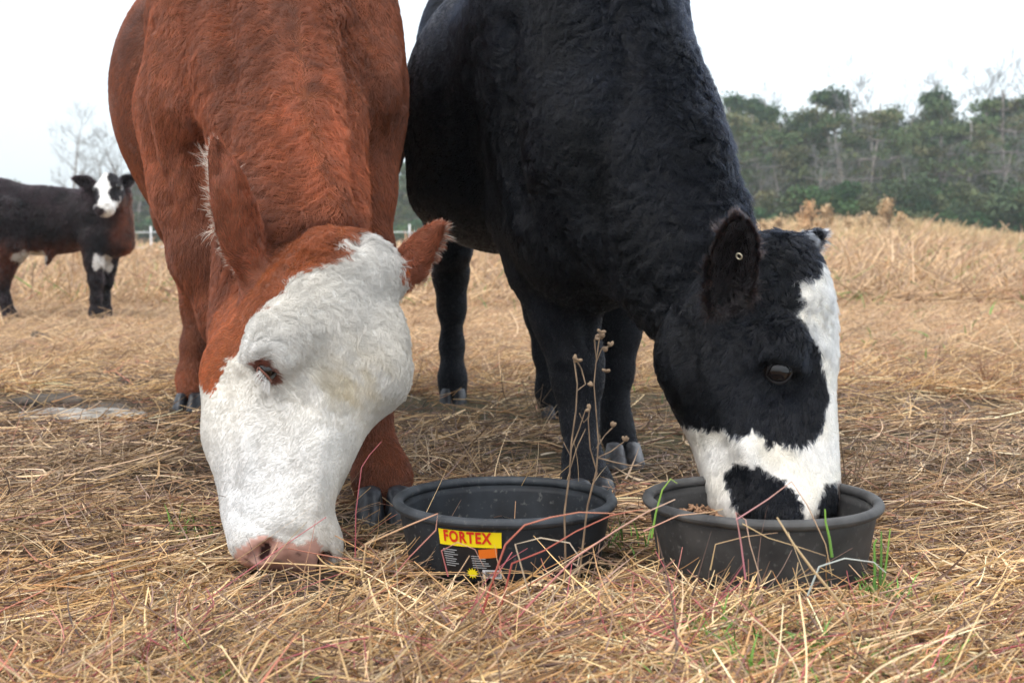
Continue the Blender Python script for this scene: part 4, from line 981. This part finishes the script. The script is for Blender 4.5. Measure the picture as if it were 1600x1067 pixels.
def leafmesh(r, cl, n, size, col, var=.25):
    """leaf tufts spread through clumps cl = [(centre, radii)]"""
    k = r.integers(0, len(cl), n); C_ = np.array([c for c, _ in cl])[k]; Rr = np.array([q_ for _, q_ in cl])[k]
    dr = nrm(r.normal(size=(n, 3))); rr = r.random(n)**.45
    p = C_+dr*Rr*rr[:, None]+r.normal(size=(n, 3))*.05
    a = nrm(r.normal(size=(n, 3))); b = nrm(np.cross(a, r.normal(size=(n, 3)))); s = size*r.uniform(.5, 1.3, n)[:, None]
    V = np.stack([p-a*s, p+b*s*.55, p+a*s, p-b*s*.55], 1).reshape(-1, 3)
    Fc = np.arange(n*4).reshape(n, 4); cc = np.array(col)[k % len(col)]*r.uniform(1-var, 1+var, (n, 1)); cc = cc*r.uniform(.75, 1.25, len(cl))[k][:, None]
    return V, Fc, np.repeat(cc, 4, 0)
M_leaf = new_mat('foliage', rough=.8, spec=.15, attr='col')
def make_tree(kind, h, seed):
    r = np.random.default_rng(seed); root = empty(kind, (0, 0, 0))
    segs, tips = [], []
    if kind == 'bare_tree':
        pl = []; p = V3(0, 0, -.2); d = V3(0, 0, 1); n = 9
        for i in range(n+1):
            pl.append((p.copy(), h*.017*(1-.88*i/n)+.012)); d = nrm(d+r.normal(size=3)*.05*V3(1, 1, .3)); p = p+d*h*.92/n
            if i >= 3:
                for k in range(r.integers(2, 5)):
                    a = r.uniform(0, 6.28); grow(r, pl[-1][0], nrm(V3(math.cos(a), math.sin(a), .9)), h*r.uniform(.16, .26)*(1.25-.07*i), pl[-1][1]*.55, 2, segs, tips, .62, .22)
        V, Fc = tubes([pl], 7); mesh_obj('trunk', V, Fc, M_bark, root)
        V, Fc = tubes([[(a, max(b*.75, .008)) for a, b in q_] for lv, q_ in segs], 4); mesh_obj('crown', V, Fc, M_twig, root)
    elif kind in ('pine_tree', 'leafy_tree'):
        pine = kind == 'pine_tree'; lo = .24 if pine else .22
        pl = []; p = V3(0, 0, -.2); d = V3(0, 0, 1); n = 8; cl = []
        for i in range(n+1):
            pl.append((p.copy(), h*.014*(1-.8*i/n)+.02)); d = nrm(d+r.normal(size=3)*.04*V3(1, 1, .3)); p = p+d*h*.9/n
        nb = 44 if pine else 34
        for k in range(nb):
            t = lo+(1-lo)*(k+r.random())/nb; q_ = pl[min(int(t*n), n)][0]; a = r.uniform(0, 6.28)
            wdt = h*(.155*(1-(t-lo)/(1-lo))**.8+.035) if pine else h*(.24*math.sin(math.pi*min(1, (t-lo)/(1-lo)*.75+.2))+.04)
            e = q_+V3(math.cos(a)*wdt*r.uniform(.35, 1.1), math.sin(a)*wdt*r.uniform(.35, 1.1), h*r.uniform(.0, .06))
            segs.append((0, [(q_, .05), ((q_+e)/2+V3(0, 0, -.1), .035), (e, .015)]))
            rr = h*r.uniform(.035, .075); cl.append((e, V3(rr*1.4, rr*1.4, rr*.75))); 
            if r.random() < .6: cl.append((q_*.45+e*.55+V3(0, 0, .1), V3(rr, rr, rr*.6)))
        col = [(.055, .095, .035), (.07, .11, .04), (.045, .085, .04)] if pine else [(.085, .125, .055), (.11, .135, .06), (.07, .115, .05), (.13, .13, .065)]
        if seed % 8 == 0 and not pine: col = [(.20, .14, .08), (.17, .14, .08), (.15, .14, .08)]
        V, Fc = tubes([pl], 7); mesh_obj('trunk', V, Fc, M_bark, root)
        V, Fc = tubes([q_ for lv, q_ in segs], 4); mesh_obj('limbs', V, Fc, M_bark, root)
        V, Fc, cc = leafmesh(r, cl, 9500 if pine else 5200, h*.011, col); mesh_obj('crown', V, Fc, M_leaf, root, colors=cc)
    else:  # shrub
        cl = []
        for k in range(16):
            a = r.uniform(0, 6.28); q_ = h*.5*math.sqrt(r.random()); z = h*r.uniform(.15, .8); rr = h*r.uniform(.12, .22)
            cl.append((V3(q_*math.cos(a)*1.1, q_*math.sin(a), z*(1-.3*q_/h)), V3(rr, rr, rr*.8)))
            segs.append((0, [(V3(0, 0, 0), .03), (cl[-1][0], .012)]))
        V, Fc = tubes([q_ for lv, q_ in segs], 4); mesh_obj('branches', V, Fc, M_bark, root)
        V, Fc, cc = leafmesh(r, cl, 4200, h*.03, [(.05, .11, .045), (.07, .135, .05), (.06, .09, .045), (.10, .12, .055)]); mesh_obj('foliage', V, Fc, M_leaf, root, colors=cc)
    return root
def copy_tree(o):
    c = o.copy(); S.collection.objects.link(c)
    for ch in [x for x in bpy.data.objects if x.parent == o]:
        k = ch.copy(); k.parent = c; S.collection.objects.link(k)
    return c
def build_forest():
    r = np.random.default_rng(77)
    protos = {k: [make_tree(k, 10, 500+i*7+j) for j in range(n)] for i, (k, n) in enumerate((('bare_tree', 4), ('pine_tree', 4), ('leafy_tree', 4), ('green_shrub', 3)))}
    used = set(); LB = {'bare_tree': 'leafless grey tree of thin twigs in the far wood', 'pine_tree': 'dark green pine crown rising over the far wood',
          'leafy_tree': 'dull olive and brown leaved tree in the far wood', 'green_shrub': 'fresh green shrub at the foot of the far wood'}
    W_ = 'first second third fourth fifth sixth seventh eighth ninth tenth eleventh twelfth thirteenth fourteenth fifteenth sixteenth seventeenth eighteenth nineteenth twentieth'.split()
    def nth(k): return W_[k] if k < 20 else 'twenty '+W_[k-20]
    G_ = {'bare_tree': 'bare trees of the far wood', 'pine_tree': 'pines of the far wood', 'leafy_tree': 'leafy trees of the far wood', 'green_shrub': 'shrubs along the far wood'}
    def put(kind, px, d, h, label=None, idx=None, wx=1.0):
        i = r.integers(len(protos[kind])) if idx is None else idx
        o = protos[kind][i]
        if o.name in used: o = copy_tree(o)
        used.add(o.name)
        p = P(px, 372, d); o.location = (p[0], d, float(gz(p[0], d))-.1); o.rotation_euler.z = r.uniform(0, 6.28); s = h/10; o.scale = (s*wx, s*wx, s)
        tag(o, label or LB[kind], 'shrub' if kind == 'green_shrub' else 'tree', G_[kind])
        return o
    H_ = lambda top, d: (372-top)/F*d+CAMZ
    # right hand wood: pines that stand out above the rest
    NTH = ['leftmost', 'second', 'third', 'fourth', 'fifth', 'sixth', 'seventh', 'eighth', 'ninth', 'tenth', 'eleventh', 'twelfth', 'thirteenth', 'rightmost']; npine = 0
    for px, top, d, wx in sorted(((1140, 128, 82, 1.1), (1172, 132, 84, .8), (1212, 138, 80, .9), (1285, 118, 78, 1.5), (1262, 150, 80, 1.2), (1325, 165, 82, 1.1), (1388, 150, 80, .9), (1450, 120, 78, 1.2), (1480, 165, 80, 1.0), (1530, 130, 78, 1.2), (1545, 175, 77, 1.0), (1600, 140, 76, 1.1), (1655, 120, 76, 1.1), (1118, 150, 84, 1))):
        put('pine_tree', px, d, H_(top, d)*1.07, label=NTH[npine]+' dark green pine crown from the left in the right hand wood', wx=wx*.82); npine += 1
    put('bare_tree', 1348, 74, H_(78, 74)*.88, 'tallest bare tree, standing in the middle of the right hand wood', 0)
    for k, (px, top) in enumerate(((1170, 210), (1222, 108), (1300, 190), (1365, 115), (1405, 100), (1440, 82), (1500, 78), (1560, 85), (1585, 95), (1630, 90))):
        put('bare_tree', px, r.uniform(76, 84), H_(top, 80)*.88, nth(k)+' tall bare tree from the left against the sky over the right wood')
    for k, px in enumerate(range(1115, 1640, 27)):
        put('leafy_tree', px+r.uniform(-9, 9), r.uniform(68, 76), H_(r.uniform(118, 180), 72), nth(k)+' dull olive tree from the left inside the right hand wood', wx=r.uniform(.9, 1.3))
    for k, px in enumerate(range(1130, 1640, 48)):
        put('bare_tree', px+r.uniform(-9, 9), r.uniform(64, 70), H_(r.uniform(190, 235), 67)*.9, nth(k)+' low bare tree from the left at the front of the right wood', wx=1.0)
    for k, (px, top) in enumerate(((1180, 305), (1232, 285), (1255, 262), (1300, 258), (1340, 312), (1415, 262), (1440, 300), (1460, 250), (1490, 290), (1520, 262), (1545, 302), (1565, 275), (1595, 256))):
        d = r.uniform(58, 63); put('green_shrub', px, d, max(H_(top, d)-gz(P(px, 372, d)[0], d), 1)*1.0, nth(k)+' green shrub from the left along the foot of the right wood', wx=1.1)
    # left and middle distance
    for k, px in enumerate(list(range(150, 290, 22))+list(range(610, 690, 26))):
        d = r.uniform(92, 104); put('leafy_tree', px, d, H_(r.uniform(225, 280) if px > 200 else r.uniform(262, 300), d), (nth(k)+' hazy tree from the left behind the calf and the brown cow') if px < 400 else ['left', 'second', 'third', 'right'][min(k-7, 3)]+' hazy tree in the gap between the two cows', wx=1.5)
    for lb, px, top in (('left', 172, 225), ('middle', 205, 215), ('right', 245, 205)):
        put('bare_tree', px, 96, H_(top, 96), lb+' one of three pale bare trees above the calf head', wx=1.3)
    for k, px in enumerate(list(range(205, 290, 26))+list(range(615, 680, 26))):
        d = r.uniform(84, 90); put('green_shrub', px, d, H_(r.uniform(325, 350), d), (nth(k)+' far shrub from the left behind the wire fence') if px < 400 else nth(k-4)+' far shrub from the left seen between the cows', wx=1.8)
    for lb, px, top in (('leftmost', 8, 262), ('second', 45, 285), ('third', 78, 290)):
        put('leafy_tree', px, 100, H_(top, 100), lb+' small far tree peeping over the back of the calf', wx=1.2)
    put('bare_tree', 112, 88, H_(186, 88), 'lone bare tree above the calf at the left', 1, wx=1.0)
    # the wood behind, one mass
    cl = []
    for k in range(640):
        px = r.uniform(1080, 1750) if k < 300 else (r.uniform(130, 340) if k < 360 else (r.uniform(590, 800) if k < 420 else r.uniform(330, 1120))); d = r.uniform(84, 95) if px > 1000 else r.uniform(104, 112)
        mx = (372-(200 if px > 1000 else 300))/F*d+CAMZ; p = P(px, 372, d); rr = r.uniform(.8, 1.8); cl.append((V3(p[0], d, r.uniform(.2, mx)), V3(rr, rr, rr)))
    V, Fc, cc = leafmesh(r, cl, 95000, .22, [(.055, .075, .04), (.07, .075, .045), (.045, .07, .035)]); o = mesh_obj('woodland', V, Fc, M_leaf, colors=cc); tag(o, kind='stuff')
    for k in protos:
        for o in protos[k]:
            if o.name not in used:
                for ch in [x for x in bpy.data.objects if x.parent == o]: bpy.data.objects.remove(ch)
                bpy.data.objects.remove(o)

# ------------------------------------------------------------------ weeds, fence, clods
def build_weeds():
    r = np.random.default_rng(21); M = noisy(new_mat('dry weed', rough=.8), (.12, .08, .05), (.26, .18, .11), 40, 0)
    ML = new_mat('dry weed leaf', rough=.8, attr='col')
    # forked dead weed between the tubs (in front of the black cow's leg)
    root = empty('dead_weed', P(905, 880, 2.08)*V3(1, 1, 0)+V3(0, 0, .0), 'dead forked weed stem with seed heads before the black foreleg', 'weed', None)
    d = 2.1; Q = lambda x, y, dd=0: P(x, y, d+dd)
    br = [[(884, 905, .0, 2.3), (882, 800, 0, 2.1), (890, 740, 0, 1.9), (893, 690, 0, 1.8), (900, 640, 0, 1.6), (902, 600, 0, 1.5), (897, 562, .01, 1.7)],
          [(893, 700, 0, 1.3), (905, 670, 0, 1.2), (915, 640, -.01, 1.0)], [(902, 610, 0, 1.3), (915, 600, .01, 1.2), (908, 575, .01, 1.4), (900, 562, 0, 1.6)], [(890, 735, 0, 1.2), (903, 695, .01, 1.1), (915, 670, .02, .9)],
          [(905, 900, .03, 2.4), (918, 790, .03, 2.1), (932, 735, .03, 1.8), (935, 690, .03, 1.5), (932, 650, .03, 1.3), (928, 600, .03, 1.2), (932, 560, .03, 1.1), (938, 520, .03, 1.5)],
          [(932, 735, .03, 1.5), (922, 700, .03, 1.4), (919, 655, .02, 1.2), (921, 640, .02, 1.5)], [(935, 715, .03, 1.6), (960, 722, .02, 1.4), (985, 727, .01, 1.2), (1002, 727, 0, 1.4)],
          [(933, 715, .03, 1.4), (955, 705, .04, 1.2), (975, 690, .05, 1.3)], [(932, 700, .03, 1.3), (945, 680, .04, 1.2), (957, 668, .04, 1.6)], [(917, 795, .03, 1.4), (925, 760, .02, 1.3), (934, 738, .02, 1.2)],
          [(930, 570, .03, 1.0), (940, 545, .03, 1.1), (952, 541, .03, 2.2)], [(932, 562, .03, 1.0), (930, 545, .02, 1.3), (929, 530, .02, 1.8)], [(921, 650, .02, 1), (912, 660, .02, .9), (905, 645, .02, 1.1)], [(893, 715, 0, 1.0), (880, 690, 0, .8)]]
    V, Fc = tubes([[(Q(x, y, dd)+V3(0, 0, 0), w_*.00082) for x, y, dd, w_ in b] for b in br], 6); mesh_obj('stem', V, Fc, M, root)
    hs = []
    for x, y, dd in ((938, 519, .03), (954, 541, .03), (946, 549, .03), (930, 528, .02), (941, 528, .03), (898, 562, 0), (904, 563, 0), (921, 640, .02), (957, 667, .04), (976, 689, .05), (926, 603, .03), (948, 580, .03)):
        c = Q(x, y, dd)
        for k in range(3):
            a = nrm(r.normal(size=3)+V3(0, 0, 1)); hs.append([(c, .0012), (c+a*.0035, .0032), (c+a*.008, .0026), (c+a*.010, .0006)])
    V, Fc = tubes(hs, 6); mesh_obj('seed_heads', V, Fc, M, root)
    # bent stems and a few long blades rising over the tubs (each its own plant)
    K_ = new_mat('stem', rough=.5, spec=.4, attr='col')
    def stem(px, d_, w_, c0, c1, label, name='tall_straw'):
        c0, c1 = V3(*c0), V3(*c1); pts = np.array([P(x, y, d_+(dd if len(z) else 0)) for (x, y, *z) in px for dd in [z[0] if z else 0]])
        ro = empty(name, P(px[0][0], px[0][1], d_)*V3(1, 1, 0), label, 'grass stem', None)
        n = len(pts); V, Fc = tubes([[(p, w_*(1-.6*i/(n-1))) for i, p in enumerate(pts)]], 6)
        cc = np.repeat(np.array([c0+(c1-c0)*i/(n-1) for i in range(n)]), 6, 0); mesh_obj('stalk', V, Fc, K_, ro, colors=cc)
    RS, TN, PK = (.36, .06, .05), (.55, .40, .20), (.48, .14, .15)
    stem([(565, 905), (572, 850), (640, 820), (684, 802), (681, 828), (640, 870), (615, 900)], 1.95, .0016, TN, PK, 'bent straw coloured stem arched beside the label of the left tub')
    stem([(752, 965), (765, 920), (790, 850), (820, 820), (860, 808), (905, 800), (960, 802)], 1.88, .0019, RS, (.5, .22, .13), 'red bent stem leaning across the front of the left tub')
    stem([(780, 960), (800, 880), (850, 860), (900, 830), (955, 805), (1005, 795)], 1.9, .0016, RS, (.45, .16, .1), 'lower red stem sloping up to the gap between the tubs')
    stem([(800, 975), (850, 920), (900, 870), (960, 830), (1010, 800), (1055, 780)], 1.85, .0017, PK, (.60, .42, .3), 'pink stem reaching from the hay to the right tub rim')
    stem([(700, 900), (690, 860), (715, 847), (742, 858), (756, 885)], 2.0, .0012, PK, (.4, .25, .18), 'small arched stem in front of the product label')
    stem([(840, 975), (805, 850), (845, 840), (890, 848), (905, 870), (902, 885), (895, 880)], 1.9, .0014, (.5, .4, .28), (.55, .45, .35), 'pale stem curled into a loop before the left tub')
    stem([(1165, 905), (1158, 850), (1150, 800), (1165, 812), (1172, 850), (1190, 910)], 1.9, .0014, (.45, .15, .2), (.6, .45, .3), 'purple stem standing before the right tub')
    stem([(1150, 812), (1200, 780), (1237, 752), (1262, 790), (1290, 850), (1300, 900)], 1.88, .0013, (.42, .2, .22), TN, 'thin peaked stem crossing the black cow muzzle')
    stem([(1335, 1000), (1320, 950), (1270, 890), (1240, 850), (1214, 808)], 1.75, .0028, (.40, .26, .13), (.62, .46, .26), 'thick dry stalk leaning left before the right tub')
    stem([(1110, 890), (1118, 850), (1165, 838), (1215, 832)], 1.95, .0011, TN, (.4, .25, .15), 'slim dry stem bent over the left side of the right tub')
    stem([(1160, 818), (1200, 840), (1250, 855), (1290, 868)], 1.87, .0010, TN, (.5, .35, .2), 'short straw lying across the front of the right tub')
    stem([(555, 870), (556, 800), (565, 730), (578, 710), (596, 690)], 2.2, .0011, (.35, .08, .1), PK, 'upright pink stem beside the red cow front hoof')
    stem([(470, 920), (478, 880), (488, 840), (493, 812)], 2.15, .0009, TN, PK, 'thin stem in front of the pink muzzle')
    stem([(405, 905), (430, 870), (455, 840), (480, 815)], 2.12, .0009, TN, (.4, .3, .18), 'slanting straw across the nostril of the red cow')
    stem([(1005, 830), (1060, 805), (1110, 800), (1130, 795)], 2.0, .0013, (.5, .25, .2), TN, 'straw resting over the left rim of the right tub')
    stem([(1262, 930), (1280, 885), (1320, 872), (1365, 878), (1385, 895)], 1.85, .0016, (.40, .45, .42), (.5, .52, .48), 'grey green blade arched by the right side of the right tub')
    GN = (.16, .34, .05)
    stem([(1300, 870), (1296, 840), (1290, 815), (1289, 795)], 1.95, .0026, (.10, .22, .04), (.22, .42, .06), 'bright green blade before the right tub', 'green_sprout')
    stem([(1018, 840), (1025, 800), (1035, 765), (1048, 748), (1058, 755)], 2.02, .0018, GN, (.30, .42, .08), 'thin green blade at the left rim of the right tub', 'green_sprout')
    stem([(1366, 925), (1367, 885), (1366, 850), (1370, 842)], 2.0, .0028, (.08, .2, .04), GN, 'left green blade of the clump right of the tubs', 'green_sprout')
    stem([(1374, 925), (1377, 870), (1377, 830)], 2.02, .0030, (.06, .15, .03), (.12, .25, .05), 'middle darker blade of the clump right of the tubs', 'green_sprout')
    stem([(1380, 915), (1386, 870), (1391, 826)], 2.0, .0022, (.08, .2, .04), (.24, .42, .07), 'right slim blade of the clump right of the tubs', 'green_sprout')
    # thin forked dead twigs by the black legs
    for i, (x, y, dd, lb) in enumerate(((845, 640, 4.2, 'thin twiggy weed left of the black foreleg'), (640, 560, 5.0, 'wiry weed between the two cows'), (1545, 600, 5.2, 'reddish dry weed tuft in the right pasture'), (1330, 760, 3.0, 'wiry dry weed right of the black head'))):
        ro = empty('dead_weed', P(x, y, dd)*V3(1, 1, 0), lb, 'weed', None); b0 = np.array([ro.location.x, ro.location.y, float(gz(ro.location.x, ro.location.y))]); sg = []
        for k in range(7 if i != 2 else 16):
            a = r.uniform(0, 6.28); e = V3(math.cos(a)*.5, math.sin(a)*.5, 1.2)*r.uniform(.06, .16)
            sg.append([(b0, .0016), (b0+e*.5+r.normal(size=3)*.01, .0013), (b0+e, .0009)])
            for q_ in range(2): f_ = r.normal(size=3)*.03; sg.append([(b0+e*.6, .001), (b0+e*.6+f_+V3(0, 0, .03), .0007)])
        V, Fc = tubes(sg, 5); mesh_obj('stems', V, Fc, M if i != 2 else M_brn, ro)
    # tall weeds on the crest of the pasture
    for i, (px, d_, h_) in enumerate(((1192, 33, .55), (1215, 34, .6), (1262, 33, .95), (1290, 34, .85), (1385, 34, 1.05), (1352, 33, .62), (1325, 34, .5), (1408, 35, .7))):
        h_ *= .95; p = P(px, 372, d_); z0 = float(gz(p[0], d_)); ro = empty('tall_weed', (p[0], d_, z0), ['short tan weed clump at the left end of the pasture crest', 'tan weed clump second from the left on the crest', 'rusty pointed weed in the middle of the crest', 'tan pointed weed right of the rusty one', 'tallest tan weed on the pasture crest', 'small weed left of the tallest one', 'low weed between the pointed and the tallest weeds', 'low weed right of the tallest one'][i], 'weed', 'dry weeds on the crest'); sg = []
        for k in range(12):
            a = r.uniform(0, 6.28); e = V3(math.cos(a)*.22, math.sin(a)*.22, 1.2)*h_*r.uniform(.6, 1.1); b = V3(p[0], d_, z0); sg.append([(b, .012), (b+e*.5, .010), (b+e, .005)])
        V, Fc = tubes(sg, 4); mesh_obj('stems', V, Fc, M, ro)
        cl = [(V3(p[0], d_, z0)+V3(r.normal()*.13*(1.15-t)*h_*2, r.normal()*.12*h_, h_*t), V3(.09, .09, .12)*h_) for t in r.uniform(.25, 1.15, 30)]
        V, Fc, cc = leafmesh(r, cl, 1000, .040, [(.58, .42, .25), (.64, .48, .3), (.48, .33, .19)] if i != 2 else [(.56, .37, .21), (.50, .32, .18)]); mesh_obj('seed_heads', V, Fc, M_leaf, ro, colors=cc)
    # fence at the left
    MW = new_mat('white post', (.75, .76, .76), .5); MG = new_mat('wire', (.62, .66, .68), .4, metal=.3)
    ro = empty('wire_fence', P(236, 390, 38)*V3(1, 1, 0), 'thin pale two wire fence with white posts across the left pasture', 'fence', None)
    for px in (-60, 42, 130, 236, 330, 640, 760):
        p = P(px, 372, 38 if px > 100 else 24); zz = float(gz(p[0], p[1])); hh = .95 if p[1] > 30 else .62
        V, Fc = tubes([[(V3(p[0], p[1], zz-.1), .028), (V3(p[0], p[1], zz+hh*.5), .028), (V3(p[0], p[1], zz+hh), .026), (V3(p[0], p[1], zz+hh+.01), .002)]], 8); mesh_obj('post', V, Fc, MW, ro)
    for zz in (.36, .80):
        a, b = P(-200, 372, 38), P(900, 372, 38); V, Fc = tubes([[(V3(a[0]+(b[0]-a[0])*t, 37.95, zz+.02*math.sin(t*30)), .015) for t in np.linspace(0, 1, 24)]], 5); mesh_obj('wire', V, Fc, MG, ro)
    # clod of dung in the straw and lumps of mud
    MD = noisy(new_mat('dung', rough=.9), (.03, .024, .018), (.10, .08, .06), 25, .6)
    def clod(name, px, py, d_, rx, ry, rz, label, mat, seed):
        p = P(px, py, d_); p[2] = float(gz(p[0], p[1])); V, Fc = Body().ell((0, 0, rz*.4), (rx, ry, rz), k=.01).ell((rx*.5, 0, rz*.2), (rx*.6, ry*.7, rz*.7), k=.02).mesh(.008 if rx < .2 else .014)
        V = V+vnoise(V, .04, seed)*.009*min(rz/.05, 1)+vnoise(V, .09, seed+1)*V3(.03, .03, .004)*(rx > .15); o = mesh_obj(name, V+p, Fc, mat, origin=p); tag(o, label, 'clod')
    clod('dung_clod', 64, 536, 7.4, .055, .05, .05, 'dark dung clod lying in the straw below the calf', MD, 1)
    MM = noisy(new_mat('dried mud', rough=.85), (.18, .165, .145), (.44, .42, .38), 9, .8)
    clod('mud_patch', 118, 650, 4.45,   .19, .13, .024, 'pale dried mud patch left of the red cow', MM, 2)
    clod('mud_clod', 70, 628, 4.9, .13, .09, .024, 'dark brown mud lump behind the pale mud patch', MD, 3)
    clod('mud_clod', 150, 634, 4.8, .12, .08, .02, 'low brown mud lump right of the pale mud patch', MD, 4)
M_brn = noisy(new_mat('brown weed', rough=.8), (.20, .10, .06), (.32, .18, .10), 40, 0)
def build_haze():
    bm = [(-90, -6, -2.0), (110, -6, -2.0), (110, 125, -2.0), (-90, 125, -2.0)]; V = bm+[(x, y, 19.0) for x, y, z in bm]
    m = bpy.data.materials.new('haze'); m.use_nodes = True; t = m.node_tree; t.nodes.clear(); o = t.nodes.new('ShaderNodeOutputMaterial'); v = t.nodes.new('ShaderNodeVolumePrincipled')
    v.inputs['Color'].default_value = (.78, .90, 1, 1); v.inputs['Density'].default_value = .0010; v.inputs['Anisotropy'].default_value = .2; t.links.new(v.outputs[0], o.inputs['Volume'])
    o = mesh_obj('haze', V, [(0, 3, 2, 1), (4, 5, 6, 7), (0, 1, 5, 4), (1, 2, 6, 5), (2, 3, 7, 6), (3, 0, 4, 7)], m, smoothf=False); tag(o, kind='stuff'); return o
build_haze()
build_ground(); build_straw(); build_tubs(); build_forest(); build_weeds()
build_red(); build_black(); build_calf()
